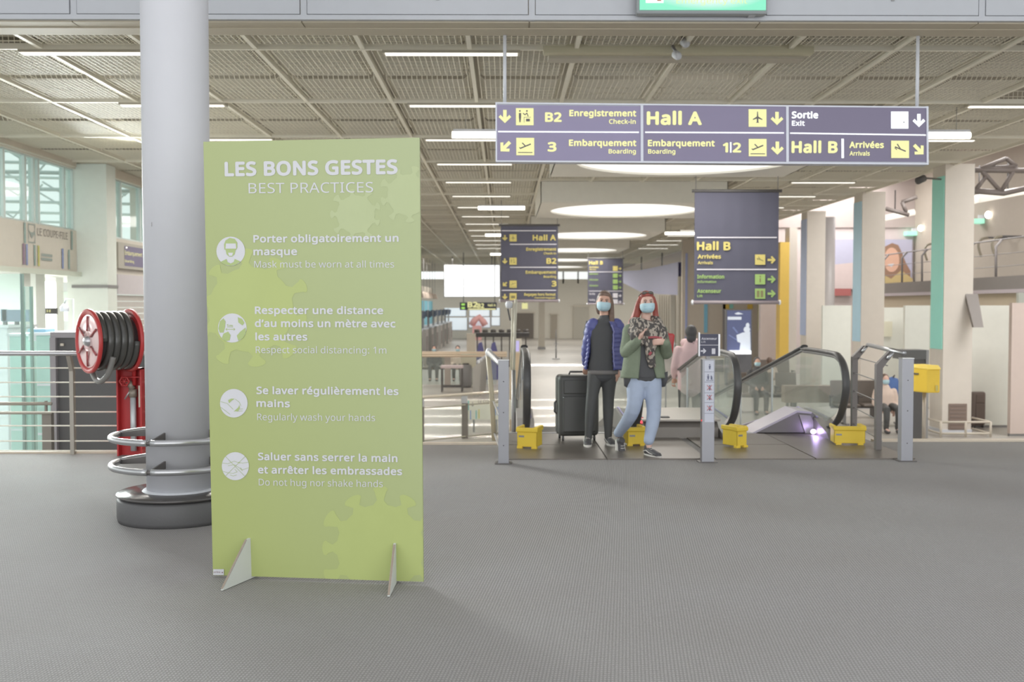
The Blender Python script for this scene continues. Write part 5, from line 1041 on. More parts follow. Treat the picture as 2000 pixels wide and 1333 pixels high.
P = Print(YPL(d), .03); P.disc(1741, 508, 15, 24); P.build('face_print', mat('print_skin', (220, 178, 156), .5), t); P = Print(YPL(d), .025); P.poly([(1722, 535), (1740, 545), (1760, 528), (1782, 545), (1782, 565), (1722, 565)]); P.build('mustard_print', mat('print_mustard', (200, 180, 130), .5), t); P = Print(YPL(d), .034); P.poly([(1732, 517), (1746, 515), (1741, 522)]); P.build('smile_print', M_WHITE, t)
P = Print(YPL(d), .02); P.rect(1627, 566-2, 1662, 578); P.build('red_band', mat('dull_red', (176, 106, 104), .5), t)
for i, (px, py) in enumerate(((1930, 420), (1798, 446))):
    p = Xp(px, py, 15.7); t = T('wall_globe', ['right bright round globe lamp on the taupe wall', 'left bright round globe lamp beside the teal strip'][i], 'lamp', p); MB().ell(p, (.1, .1, .12), 16, 12).build('globe', mat('globe_glow', (255, 250, 240), .4, emit=3, ecol=(255, 250, 240)), t); MB().cyl((15.7, p.y, p.z), (15.8, p.y, p.z), .04, 10).build('mount', M_DARK, t)
for i, (px, py) in enumerate(((1905, 432), (1776, 456))):
    p = Xp(px, py, 15.5); t = T('small_exit_sign', ['pale green lit exit sign beside the right globe lamp', 'pale green lit exit sign beside the left globe lamp'][i], 'sign', p); MB().box(15.4, 15.8, p.y-.02, p.y+.3, p.z-.08, p.z+.08).build('case', mat('mint_glow', (160, 226, 200), .5, emit=.4), t); MB().box(15.6, 15.8, p.y, p.y+.05, p.z+.08, p.z+.2).build('mount', M_WHITE, t)
for i, (px, py) in enumerate(((1917, 480), (1944, 478), (1811, 490))):
    p = Xp(px, py, 15.0); t = T('wall_hook_lamp', ['left curved dark hook lamp on the taupe wall', 'right curved dark hook lamp on the taupe wall', 'curved dark hook lamp left of the teal pillar'][i], 'lamp', p)
    MB().tube(spline([(15.0, p.y, p.z-.35), (14.9, p.y, p.z), (15.0, p.y, p.z+.2), (15.2, p.y, p.z+.25)]), .04, 8).build('arm', mat('olive_dark', (140, 134, 118), .5), t); MB().cyl((15.2, p.y, p.z+.25), (15.8, p.y, p.z+.25), .03, 8).build('mount', M_DARK, t)
t = T('truss_frame', 'dark tube roof truss above the balcony at the far right', 'truss', (12, 24, 5)); m2 = mat('truss_dark', (122, 114, 110), .5)
q = [Yp(x, y, 23) for x, y in ((1915, 330), (1955, 375), (1985, 325), (1965, 310), (1925, 345), (1905, 372))]
for i, (u, v) in enumerate(((0, 1), (1, 2), (2, 3), (3, 0), (0, 4), (1, 5), (5, 4), (0, 2))): MB().tube([q[u], q[v]], .05, 8).build('tube', m2, t)
MB().tube([Yp(1880, 332, 23), Yp(2040, 334, 23)], .06, 8).build('tube', m2, t); MB().tube([Yp(1880, 372, 23), Yp(1960, 378, 23), Yp(2040, 360, 23)], .06, 8).build('tube', m2, t)
q = [Yp(x, y, 30) for x, y in ((1762, 395), (1770, 415), (1790, 385), (1730, 408), (1775, 420))]
for u, v in ((0, 1), (0, 2), (3, 4)): MB().tube([q[u], q[v]], .06, 8).build('tube', m2, t)
for i, (px, py, d, w) in enumerate(((1968, 378, 24, 1.3), (1912, 388, 25, .8), (1748, 422, 32, 1.2))):
    p = Yp(px, py, d); t = T('roof_spotlight', ['bright slanted roof light at the far right', 'smaller bright roof light left of it', 'pale tubular roof light behind the second pillar'][i], 'light', p); MB().tube([p-Vector((w/2, 0, .12)), p+Vector((w/2, 0, .12))], .1, 10).build('shade', mat('roof_glow', (240, 236, 226), .4, emit=.5), t); MB().tube([p, p+Vector((0, 0, .8))], .02, 6).build('hanger', M_DARK, t)
p = Yp(1805, 348, 20.5); t = T('pillar_camera', 'small dark camera on the left side of the teal striped pillar', 'camera', p); MB().tube([p, p+Vector((-.16, -.06, -.07))], .07, 10).build('body', M_DARK, t); MB().tube([p, (8.98, 21.1, p.z+.05)], .02, 6).build('bracket', M_DARKM, t)
# ---------------------------------------------------------------- white partitions on the right
M_PT = mat('partition_white', (226, 228, 220), .6)
for i, (x0, x1, yt, d, m_) in enumerate(((1607, 1664, 597, 30, M_PT), (1727, 1768, 601, 27, M_PT), (1768, 1818, 597, 26, M_PT), (1900, 1976, 597, 22, M_PT), (1977, 2060, 592, 20.5, mat('rose_partition', (206, 190, 182), .6)), (1990, 2060, 572, 24, mat('grey_partition', (190, 194, 186), .6)))):
    a = Yp(x0, yt, d); b = Yp(x1, yt, d); t = T('partition_panel', ['white partition panel between the third and second pillars', 'off-white partition panel just right of the second pillar', 'taller white partition panel left of the teal strip', 'broad white partition panel right of the teal striped pillar', 'rose beige partition panel at the right edge of the view', 'grey partition top behind the rose panel'][i], 'partition', ((a.x+b.x)/2, d, LOW))
    MB().box(a.x, b.x-.02, d, d+.12, LOW+.05, a.z).build('panel', m_, t); MB().box(a.x, b.x-.02, d+.02, d+.1, LOW, LOW+.05).build('plinth', M_STEELD, t); MB().box(b.x-.02, b.x, d-.005, d+.125, LOW, a.z).build('edge_strip', M_CREAM, t)
p = Yp(1745, 644, 26.5); t = T('notice_sheet', 'cream notice sheet on the partition near the second pillar', 'sheet', p); MB().box(p.x-.14, p.x+.14, 26.95, 26.99, p.z-.2, p.z+.2).build('paper', mat('cream_paper', (226, 224, 204), .6), t)
a = Yp(1902, 640, 20.6); b = Yp(1928, 574, 20.6); t = T('hanging_monitor', 'dark tilted monitor hanging beside the teal striped pillar', 'monitor', ((a.x+b.x)/2, 20.8, a.z))
MB().add([(a.x, 20.6, a.z), (b.x-.06, 20.6, a.z), (b.x, 21.0, b.z), (a.x, 21.0, b.z), (a.x, 20.68, a.z), (b.x-.06, 20.68, a.z), (b.x, 21.08, b.z), (a.x, 21.08, b.z)], [(0, 1, 2, 3), (4, 7, 6, 5), (0, 4, 5, 1), (1, 5, 6, 2), (2, 6, 7, 3), (3, 7, 4, 0)]).build('screen', mat('monitor_taupe', (122, 114, 108), .4), t); MB().tube([(a.x-.05, 21.2, b.z-.1), (a.x+.1, 21.0, b.z-.1)], .03, 8).build('bracket', M_DARKM, t)
# yellow letter box on a pole, dark kiosk, suitcase
d = 16.4; a = Yp(1791, 768, d); b = Yp(1838, 714, d); t = T('letter_box', 'yellow letter box on a slim pole beside the dark kiosk', 'letter box', ((a.x+b.x)/2, d, LOW)); my = mat('post_yellow', (240, 204, 72), .45)
MB().add([(a.x, d+.35, a.z), (a.x+.16, d, a.z), (b.x, d+.02, a.z), (b.x-.1, d+.4, a.z), (a.x, d+.35, b.z-.04), (a.x+.16, d, b.z-.06), (b.x, d+.02, b.z-.06), (b.x-.1, d+.4, b.z-.04)], [(0, 1, 2, 3), (4, 7, 6, 5), (0, 4, 5, 1), (1, 5, 6, 2), (2, 6, 7, 3), (3, 7, 4, 0)]).build('body', my, t, bevel=.02)
MB().add([(a.x-.02, d+.36, b.z-.05), (a.x+.16, d-.02, b.z-.07), (b.x+.01, d, b.z-.07), (b.x-.1, d+.42, b.z-.05), (a.x+.02, d+.36, b.z), (a.x+.18, d+.02, b.z), (b.x-.02, d+.04, b.z), (b.x-.12, d+.4, b.z)], [(0, 1, 2, 3), (4, 7, 6, 5), (0, 4, 5, 1), (1, 5, 6, 2), (2, 6, 7, 3), (3, 7, 4, 0)]).build('lid', mat('post_yellow_light', (244, 214, 92), .45), t, bevel=.01)
MB().rbox((a.x+.06, d+.2, b.z-.15), (.1, .02, .025), rz=-1.1).build('slot', M_DARK, t); MB().cyl((b.x-.16, d+.25, LOW), (b.x-.16, d+.25, a.z), .03, 12).build('pole', mat('pole_taupe', (170, 160, 148), .4, .3), t); MB().cyl((b.x-.16, d+.25, LOW), (b.x-.16, d+.25, LOW+.02), .14, 20).build('foot', M_STEELD, t)
Print(YPL(d+.0), .004).rect(1827, 753, 1832, 764).build('sticker', M_BY, t)
d = 17.6; a = Yp(1775, 800, d); b = Yp(1808, 684, d); t = T('dark_kiosk', 'tall charcoal kiosk behind the yellow letter box', 'kiosk', ((a.x+b.x)/2, d, LOW)); MB().box(a.x+.06, b.x, d, d+.35, LOW+.06, b.z-.12).build('body', M_DARK, t); MB().box(a.x-.15, b.x, d-.03, d+.38, b.z-.16, b.z).build('head', mat('kiosk_black', (92, 92, 92), .4), t); MB().box(b.x, b.x+.05, d-.02, d+.36, LOW, b.z).build('side_strip', M_STEELD, t); MB().box(a.x+.1, b.x-.05, d+.02, d+.3, LOW, LOW+.06).build('foot', M_DARKM, t)
def suitcase(nm, lab, p, w, dep, h, rz, m, handle=True):
    t = T(nm, lab, 'suitcase', p); c = Vector(p); R = Matrix.Rotation(rz, 3, 'Z')
    def rb(n, x0, x1, y0, y1, z0, z1, mm, bv):
        vs = [c+R@Vector((x, y, z)) for x in (x0, x1) for y in (y0, y1) for z in (z0, z1)]
        return MB().add(vs, [(0, 1, 3, 2), (4, 6, 7, 5), (0, 4, 5, 1), (2, 3, 7, 6), (0, 2, 6, 4), (1, 5, 7, 3)]).build(n, mm, t, bevel=bv)
    o = rb('shell', -w/2, w/2, -dep/2, dep/2, .05, h, m, .05); o.modifiers['bevel'].segments = 4
    rb('front_pocket', -w/2+.04, w/2-.04, -dep/2-.03, -dep/2, .1, h*.68, m, .02); rb('zip_band', -w/2-.006, w/2+.006, -.02, .0, .07, h-.01, M_DARKM, .004); rb('top_pocket', -w/2+.05, w/2-.05, -dep/2-.02, -dep/2, h*.72, h*.93, m, .02)
    MB().tube([c+R@Vector(q) for q in ((-.09, 0, h), (-.08, 0, h+.03), (.08, 0, h+.03), (.09, 0, h))], .012, 8).build('grip', M_BLACK, t)
    MB().tube([c+R@Vector(q) for q in ((-w/2, 0, h*.4), (-w/2-.025, 0, h*.43), (-w/2-.025, 0, h*.57), (-w/2, 0, h*.6))], .012, 8).build('grip', M_BLACK, t)
    for sx in (-1, 1):
        for sy in (-1, 1): q = c+R@Vector((sx*(w/2-.05), sy*(dep/2-.04), .028)); MB().cyl(q-Vector((.012, 0, 0)), q+Vector((.012, 0, 0)), .028, 12).build('wheel', M_BLACK, t)
    if handle:
        for sx in (-.1, .1): MB().tube([c+R@Vector((sx, dep/2-.03, h)), c+R@Vector((sx, dep/2-.03, h+.3))], .008, 8).build('pull_rod', M_STEELD, t)
        MB().tube([c+R@Vector((-.11, dep/2-.03, h+.3)), c+R@Vector((.11, dep/2-.03, h+.3))], .014, 8).build('pull_handle', M_BLACK, t)
    return t
suitcase('suitcase', 'large black upright suitcase pulled behind the woman in the blue jacket', (Zp(1124, 862, .0).x+.02, 11.62, .012), .46, .3, .74, .12, mat('luggage_black', (84, 84, 82), .4), False)
p = Yp(1910, 855, 21.9); suitcase('suitcase', 'brown-grey suitcase standing behind the teal striped pillar', (p.x-.0, 22.1, LOW), .3, .4, .78, .2, mat('luggage_brown', (116, 104, 98), .5), False)
# ---------------------------------------------------------------- benches
def bench(x, y, n, lab, m, rz=0):
    t = T('waiting_bench', lab, 'bench', (x, y, LOW))
    MB().box(x-n*.3, x+n*.3, y+.1, y+.16, LOW+.36, LOW+.42).build('beam', M_DARKM, t)
    for k in range(n):
        c = x-n*.3+.3+k*.6
        MB().box(c-.26, c+.26, y-.2, y+.25, LOW+.42, LOW+.47).build('seat', m, t, bevel=.02); MB().rbox((c, y+.29, LOW+.72), (.52, .05, .5), rx=-.15).build('backrest', m, t, bevel=.02)
    for q in (x-n*.3+.3, x+n*.3-.3): MB().box(q-.03, q+.03, y-.15, y+.3, LOW, LOW+.04).box(q-.03, q+.03, y+.08, y+.16, LOW, LOW+.38).build('leg', M_STEELD, t)
    for k in range(n+1): q = x-n*.3+k*.6; MB().box(q-.02, q+.02, y-.15, y+.2, LOW+.62, LOW+.65).box(q-.02, q+.02, y+.12, y+.16, LOW+.4, LOW+.62).build('armrest', M_DARKM, t)
    return t
M_BN = mat('bench_brown', (126, 116, 108), .5); M_BN2 = mat('bench_taupe', (150, 142, 132), .5)
bench(Yp(855, 0, 36.5).x, 36.5, 4, 'taupe waiting bench behind the wooden rail at left', M_BN2)
bench(Yp(1715, 0, 22.5).x, 22.5, 3, 'brown waiting bench beyond the right railing', M_BN)
bench(Yp(1500, 0, 25.2).x, 25.2, 3, 'dark waiting bench behind the right moving walkway', M_BN)
bench(Yp(1500, 0, 31.2).x, 31.3, 3, 'dark waiting bench below the advertising light box', M_BN)
t = T('floor_board', 'large grey wall ledge below the right windows behind the bench', 'ledge', (7.6, 24.2, LOW)); MB().box(6.6, 9.0, 24.0, 24.3, LOW+.35, LOW+.75).build('ledge', mat('brown_ledge', (160, 144, 130), .6), t); MB().box(6.8, 6.9, 24.05, 24.25, LOW, LOW+.35).box(8.7, 8.8, 24.05, 24.25, LOW, LOW+.35).build('leg', M_DARKM, t)
for i, (px0, px1, py, d) in enumerate(((1354, 1371, 705, 22), (1396, 1413, 705, 22))):
    a = Yp(px0, 727, d); b = Yp(px1, 703, d); t = T('dark_box', ['small dark box left of the lift sign post', 'small dark box right of the lift sign post'][i], 'box', ((a.x+b.x)/2, d, a.z)); MB().box(a.x, b.x, d, d+.15, a.z, b.z).build('case', M_DARK, t); MB().box(a.x-.02, b.x+.02, d-.02, d+.17, b.z, b.z+.02).build('top', M_CREAM, t); MB().box((a.x+b.x)/2-.02, (a.x+b.x)/2+.02, d+.05, d+.09, LOW, a.z).build('stem', M_STEELD, t)
# ---------------------------------------------------------------- people
M_SKIN = mat('skin', (214, 172, 152), .55, var=.05); M_SKIN2 = mat('skin_fair', (224, 186, 170), .55, var=.05)
M_HBR = mat('hair_brown', (124, 104, 92), .5, var=.3, scale=25); M_HRED = mat('hair_red', (156, 78, 68), .5, var=.3, scale=25); M_HBK = mat('hair_black', (80, 78, 80), .5)
M_MASK = mat('mask_blue', (190, 220, 230), .6); M_EYE = mat('eye_dark', (74, 62, 58), .4); M_BROW = mat('brow_brown', (120, 92, 80), .6)
M_TOP = mat('knit_charcoal', (86, 86, 88), .8, bump=.2, bscale=120); M_LEG = mat('legging_black', (82, 82, 82), .6)
M_JAC = mat('down_jacket_blue', (96, 100, 158), .5, var=.15, scale=9); M_GRN = mat('felt_green', (132, 142, 122), .9, var=.10, scale=14, bump=.4, bscale=70)
M_JEAN = mat('jeans_light_blue', (176, 188, 210), .8, var=.10, scale=10, bump=.15, bscale=150); M_SHOE = mat('shoe_black', (84, 82, 84), .6); M_SOLE = mat('sole_white', (226, 222, 216), .6)
def scarf_mat():
    m = mat('scarf_print', (120, 116, 108), .85, bump=.3, bscale=40); nt = m.node_tree; b_ = nt.nodes['Principled BSDF']; L = nt.links.new
    tc = nt.nodes.new('ShaderNodeTexCoord'); mp = nt.nodes.new('ShaderNodeMapping'); mp.inputs['Scale'].default_value = (1, 1, .55); mp.inputs['Rotation'].default_value = (0, .5, 0); L(tc.outputs['Object'], mp.inputs[0])
    v = nt.nodes.new('ShaderNodeTexVoronoi'); v.inputs['Scale'].default_value = 58; L(mp.outputs[0], v.inputs[0])
    r = nt.nodes.new('ShaderNodeValToRGB'); r.color_ramp.interpolation = 'CONSTANT'; L(v.outputs['Color'], r.inputs[0]); r.color_ramp.elements[0].color = (*lin((88, 84, 82)), 1); r.color_ramp.elements[1].position = .52; r.color_ramp.elements[1].color = (*lin((178, 168, 156)), 1)
    e = r.color_ramp.elements.new(.8); e.color = (*lin((112, 104, 96)), 1); L(r.outputs[0], b_.inputs['Base Color']); return m
M_SCARF = scarf_mat()
def catmull(P, R, n=5):
    pts = spline(P, n); out = []
    for i in range(len(P)-1):
        for k in range(n):
            t = k/n; a, b_ = R[i], R[i+1]
            out.append(tuple(x+(y-x)*(t*t*(3-2*t)) for x, y in zip(a, b_)) if isinstance(a, tuple) else a+(b_-a)*(t*t*(3-2*t)))
    out.append(R[-1]); return pts, out
def limb(m, P, R, n=14, k=5):
    pts, r = catmull([Vector(p) for p in P], R, k); m.tube(pts, r, n)
    for p, q in ((pts[0], r[0]), (pts[-1], r[-1])):
        qq = q if isinstance(q, tuple) else (q, q); m.ell(p, (qq[0]*.98, qq[1]*.98, min(qq)*.9), 12, 8)
    return m
def fingers(m, W, F, N, T_, s=1.0, curl=.5):
    """W wrist, F hand direction, N palm normal (fingers curl towards it), T_ side the thumb is on"""
    F, N, T_ = F.normalized(), N.normalized(), T_.normalized(); k = W+F*.085*s
    m.tube([W, W+F*.04*s, k], [(.026*s, .016*s), (.036*s, .016*s), (.038*s, .014*s)] if abs(T_.z) < .5 else [(.018*s, .026*s), (.017*s, .036*s), (.015*s, .038*s)], 10)
    m.ell(W+F*.05*s, (.026*s, .026*s, .03*s), 10, 8)
    for i, L in enumerate((.072, .080, .074, .058)):
        o = k+T_*(.027-.018*i)*s; a = o; pts = [o-F*.02*s, o]
        for q in range(3):
            ang = curl*(q+.6); d_ = F*math.cos(ang)+N*math.sin(ang); a = a+d_*(L/2.6)*s; pts.append(a)
        m.tube(pts, [.0095*s, .0095*s, .009*s, .0085*s, .007*s], 8)
    o = W+F*.025*s+T_*.026*s; m.tube([W+F*.02*s, o+F*.01*s, o+F*.035*s+T_*.02*s, o+F*.062*s+T_*.018*s+N*.015*s], [.014*s, .012*s, .0105*s, .009*s], 8)
def shell(rings, thick=.012, n=40):
    """open front shell: rings of (centre, rx, ry, half opening angle left, right)"""
    m = MB(); vs = []
    for c, rx, ry, gl, gr in rings:
        a0 = -math.pi/2+gr; a1 = 1.5*math.pi-gl
        for q in (0, 1):
            for k in range(n+1):
                a = a0+(a1-a0)*k/n; vs.append((c[0]+(rx-q*thick)*math.cos(a), c[1]+(ry-q*thick)*math.sin(a), c[2]))
    N = n+1; fs = []
    for i in range(len(rings)-1):
        A, B_ = i*2*N, (i+1)*2*N
        for k in range(n): fs += [(A+k, A+k+1, B_+k+1, B_+k), (A+N+k, B_+N+k, B_+N+k+1, A+N+k+1)]
        fs += [(A, B_, B_+N, A+N), (A+n, A+N+n, B_+N+n, B_+n)]
    A = 0; B_ = (len(rings)-1)*2*N
    for k in range(n): fs += [(A+k, A+N+k, A+N+k+1, A+k+1), (B_+k, B_+k+1, B_+N+k+1, B_+N+k)]
    return m.add(vs, fs, True)
def facepatch(c, Rm, rx, ry, zs, half, thick=.004):
    m = MB(); vs = []; nn = 16
    for z, s, hf in zs:
        for q in (0, 1):
            for k in range(nn+1):
                a = -math.pi/2+(-hf+2*hf*k/nn); pl_ = 1+.06*math.cos((k/nn-.5)*math.pi)
                vs.append(c+Rm@Vector(((rx*s-q*thick)*math.cos(a), (ry*s*pl_-q*thick)*math.sin(a), z)))
    N = nn+1; fs = []
    for i in range(len(zs)-1):
        A, B_ = i*2*N, (i+1)*2*N
        for k in range(nn): fs += [(A+k, A+k+1, B_+k+1, B_+k), (A+N+k, B_+N+k, B_+N+k+1, A+N+k+1)]
        fs += [(A, B_, B_+N, A+N), (A+nn, A+N+nn, B_+N+nn, B_+nn)]
    return m.add(vs, fs, True)
def head_parts(m, h, Rm):
    m.ell(h, (.073, .092, .105), 24, 18, Rm); m.ell(h+Rm@Vector((0, -.022, -.052)), (.054, .062, .062), 20, 14, Rm)
    m.ell(h+Rm@Vector((0, -.092, -.012)), (.011, .017, .02), 10, 8, Rm); m.ell(h+Rm@Vector((0, -.082, -.045)), (.022, .012, .012), 10, 8, Rm)
    for s in (-1, 1): m.ell(h+Rm@Vector((s*.074, .005, -.012)), (.010, .02, .03), 10, 8, Rm); m.ell(h+Rm@Vector((s*.03, -.068, -.035)), (.022, .022, .02), 10, 8, Rm)
def face_details(t, h, Rm, lashes=True):
    f = lambda x, y, z: h+Rm@Vector((x, y, z))
    m = MB(); w = MB()
    for s in (-1, 1):
        w.ell(f(s*.029, -.080, .012), (.014, .008, .0075), 12, 8, Rm); m.ell(f(s*.029, -.0865, .012), (.006, .003, .0062), 10, 8, Rm)
    w.build('eyes', mat('eye_white', (206, 200, 196), .4), t); m.build('pupils', M_EYE, t)
    m = MB()
    for s in (-1, 1):
        m.tube([f(s*.012, -.090, .030), f(s*.028, -.090, .036), f(s*.046, -.078, .031)], [.003, .0036, .002], 6); m.tube([f(s*.014, -.088, .017), f(s*.03, -.0885, .021), f(s*.044, -.079, .016)], .0022, 6)
    m.build('eyebrows', M_BROW, t)
def mask(t, h, Rm):
    mk = facepatch(h, Rm, .078, .100, [(-.098, .62, 1.0), (-.088, .82, 1.1), (-.065, 1.0, 1.2), (-.04, 1.04, 1.25), (-.015, 1.05, 1.2), (-.002, 1.03, .95), (.003, 1.02, .6)], 1).build('face_mask', M_MASK, t)
    m = MB()
    for s in (-1, 1): m.tube([h+Rm@Vector(q) for q in ((s*.074, -.035, -.01), (s*.080, .012, .008), (s*.079, .02, -.02), (s*.068, -.04, -.065))], .0018, 5)
    m.build('ear_loops', M_SOLE, mk)
    for z in (-.03, -.055): MB().tube([h+Rm@Vector((x, -.108+.9*x*x*8, z)) for x in (-.05, -.025, 0, .025, .05)], .0016, 5).build('pleat', mat('mask_pleat', (150, 196, 214), .6), mk)
def shoe(t, heel, toe, tilt_label=None, s=1.0):
    heel = Vector(heel); toe = Vector(toe); d = (toe-heel); L = d.length; F = d.normalized(); sd = F.cross(Vector((0, 0, 1))).normalized(); up = sd.cross(F).normalized()
    f = lambda a, b_, c: heel+F*a+sd*b_+up*c
    m = MB(); m.tube([f(.02, 0, .055), f(.08, 0, .055), f(.16, 0, .042), f(.22, 0, .032), f(L-.03, 0, .028)], [(.034, .035), (.036, .04), (.040, .03), (.042, .024), (.030, .02)], 12); m.ell(f(L-.04, 0, .028), (.035, .035, .022), 12, 8); m.ell(f(.03, 0, .05), (.034, .034, .04), 12, 8); m.tube([f(.04, 0, .04), f(.045, 0, .115)], [(.036, .036), (.036, .036)], 12)
    sh_ = m.build('shoe', M_SHOE, t, remesh=.008, smooth_it=3)
    n = 20; o = []
    for k in range(n):
        a = 2*math.pi*k/n; x = math.cos(a); w = .043 if x > 0 else .036; o.append((L/2+(L/2+.008)*x*1.0, w*math.sin(a)*(1-.15*abs(x))*1.1))
    MB().add([f(a, b_, .0) for a, b_ in o]+[f(a, b_, .024) for a, b_ in o], [tuple(range(n))[::-1], tuple(range(n, 2*n))]+[(k, (k+1) % n, n+(k+1) % n, n+k) for k in range(n)]).build('sole', M_SOLE, sh_)
    m = MB()
    for q in range(4): m.tube([f(.10+.022*q, -.022, .088-.011*q), f(.105+.022*q, 0, .094-.011*q), f(.10+.022*q, .022, .088-.011*q)], .0035, 6)
    m.build('laces', M_SOLE, sh_)
    for s_ in (-1, 1): MB().tube([f(.02, s_*.037, .05), f(.07, s_*.043, .065), (f(.12, s_*.044, .045)), f(.18, s_*.045, .035)], [.004, .005, .005, .003], 6).build('side_stripe', M_SOLE, sh_)
VZ = Vector((0, 0, 1)); VXX = Vector((1, 0, 0)); VYY = Vector((0, 1, 0))
# ---- woman in the blue jacket
d = 11.15; J = lambda px, py, dy=0.0: Yp(px, py, d+dy)
base = J(1168, 870); base.z = 0
pa = T('person', 'person with brown hair and mask in an open blue puffer jacket beside the black suitcase', 'person', base, 'two people leaving the walkway')
Rm = Euler((.05, .08, -.12)).to_matrix(); h = J(1180, 590)
sl, sr = J(1159, 634), J(1204, 634); el, er = J(1148, 678, .06), J(1213, 680, .03); wl_, wr = J(1146, 712, .20), J(1205, 722, -.02)
hip = J(1178, 722); hl, hrr = J(1164, 728), J(1190, 728); kl, kr = J(1155, 788, -.03), J(1188, 790, .03); al, ar = J(1149, 852, -.02), J(1188, 856, .02); al.z = .09; ar.z = .09
m = MB(); head_parts(m, h, Rm); limb(m, [h+Vector((0, .02, -.09)), J(1181, 622, .02), J(1181, 632, .02)], [.05, .05, .058])
limb(m, [J(1181, 630, .02), J(1181, 650), J(1180, 690), hip+Vector((0, 0, .04)), hip-Vector((0, 0, .04))], [(.10, .06), (.155, .095), (.125, .085), (.15, .10), (.14, .10)])
for s_, e_, w_ in ((sl, el, wl_), (sr, er, wr)): limb(m, [s_, e_, w_], [.048, .038, .024])
for a_, b_, c_ in ((hl, kl, al), (hrr, kr, ar)): limb(m, [a_, b_, c_], [.068, .042, .027])
fingers(m, wr, Vector((.02, -.02, -1)), Vector((-.6, .8, 0)), Vector((-.5, -.85, 0)), 1.0, .35); fingers(m, wl_, Vector((-.1, .3, -.9)), Vector((.2, 1, 0)), Vector((1, -.2, 0)), 1.0, .7)
m.build('body', M_SKIN, pa, remesh=.009, smooth_it=3)
face_details(pa, h, Rm); mask(pa, h, Rm)
m = MB(); m.ell(h+Rm@Vector((0, .026, .022)), (.084, .090, .105), 24, 16, Rm); m.ell(h+Rm@Vector((0, -.012, .082)), (.066, .062, .034), 16, 10, Rm)
for x0, y0, pts in ((0, 0, [(-.06, .03, .04), (-.068, .05, -.02), (-.06, .06, -.08), (-.045, .06, -.12)]), (0, 0, [(.068, -.01, .05), (.084, .01, -.03), (.092, .0, -.12), (.10, -.04, -.2), (.105, -.085, -.30), (.085, -.10, -.42)]), (0, 0, [(.05, .05, -.03), (.075, .05, -.13), (.11, -.02, -.24), (.12, -.07, -.34)])): limb(m, [h+Rm@Vector(q) for q in pts], [.022, .026, .03, .03, .028, .015][:len(pts)], 10)
m.build('hair', M_HBR, pa, remesh=.008, smooth_it=2)
m = MB(); limb(m, [J(1181, 622, .015), J(1181, 631, .01), J(1181, 650, -.01), J(1179, 690, -.02), J(1178, 716, -.005), J(1178, 730, 0)], [(.062, .062), (.115, .08), (.165, .112), (.142, .108), (.162, .122), (.160, .122)], 24)
m.build('knit_top', M_TOP, pa, remesh=.010, smooth_it=3)
MB().tube([J(1178, 723, 0), J(1178, 731, 0)], [(.170, .13), (.168, .128)], 28).build('hem_band', mat('hem_grey', (128, 124, 122), .8), pa)
m = MB(); limb(m, [hip+VZ*.02, hip-VZ*.05], [(.155, .112), (.14, .10)], 20)
for a_, b_, c_ in ((hl, kl, al), (hrr, kr, ar)): limb(m, [a_, b_, c_], [.092, .062, .041], 16)
m.build('leggings', M_LEG, pa, remesh=.010, smooth_it=3)
rings = []; zt, zb = J(1180, 628).z, J(1180, 722).z; n = 44
for i in range(n+1):
    f_ = i/n; z = zt+(zb-zt)*f_; pu = .012*abs(math.sin(f_*math.pi*11)); c_ = J(1181-3*f_, 600, .0); w = .105+.085*min(1, f_*5)+.0+.012*f_ if f_ < .2 else .190+.012*math.cos(f_*6)
    rings.append(((c_.x, c_.y, z), w+pu, .150+pu+.012*f_, 1.15+.12*f_, .42+.12*f_))
ja = shell(rings, .02).build('puffer_jacket', M_JAC, pa)
m = MB()
for s_, e_, w_ in ((sl, el, wl_), (sr, er, wr)):
    P_, R_ = catmull([s_, e_, w_], [.074, .060, .046], 14); m.tube(P_, [r+.010*abs(math.sin(k*.75)) for k, r in enumerate(R_)], 16); m.ell(s_, (.07, .07, .07), 16, 12)
m.build('sleeves', M_JAC, ja, remesh=.009, smooth_it=2)
MB().tube([(rings[k][0][0]+(rings[k][1]+.004)*math.cos(-math.pi/2+rings[k][4]), rings[k][0][1]+(rings[k][2]+.004)*math.sin(-math.pi/2+rings[k][4]), rings[k][0][2]) for k in range(3, n, 3)], .006, 6).build('zip', mat('zip_lilac', (150, 150, 196), .4), ja)
MB().tube([J(1150, 628, .09), J(1146, 650, .10), J(1150, 668, .08)], [(.03, .06), (.045, .09), (.03, .06)], 12).build('backpack', M_TOP, pa)
g = Vector((al.x, al.y, .012)); shoe(pa, g+Vector((.0, .07, 0)), g+Vector((-.02, -.19, 0))); g = Vector((ar.x, ar.y, .012)); shoe(pa, g+Vector((-.01, .07, 0)), g+Vector((.05, -.185, 0)))
# ---- woman in the green jacket
d = 10.45; base = J(1262, 890); base.z = 0
pb = T('person', 'person with long red hair, mask, patterned scarf, green jacket and light blue jeans', 'person', base, 'two people leaving the walkway')
Rm = Euler((.06, -.04, .05)).to_matrix(); h = J(1263, 592)
sl, sr = J(1231, 646), J(1288, 645); el, er = J(1224, 688, -.02), J(1300, 690, -.02); wl_, wr = J(1247, 664, -.20), J(1300, 668, -.22)
hip = J(1256, 735); hl, hrr = J(1243, 742), J(1272, 742); kl, kr = J(1236, 802, -.02), J(1277, 806, -.04); al, ar = J(1208, 852, .30), J(1267, 878, -.1); ar.z = .10
m = MB(); head_parts(m, h, Rm); limb(m, [h+Vector((0, .02, -.09)), J(1261, 626, .02), J(1260, 636, .02)], [.05, .05, .058])
limb(m, [J(1260, 634, .02), J(1260, 655), J(1258, 700), hip+VZ*.04, hip-VZ*.04], [(.10, .06), (.165, .10), (.14, .095), (.165, .11), (.15, .11)])
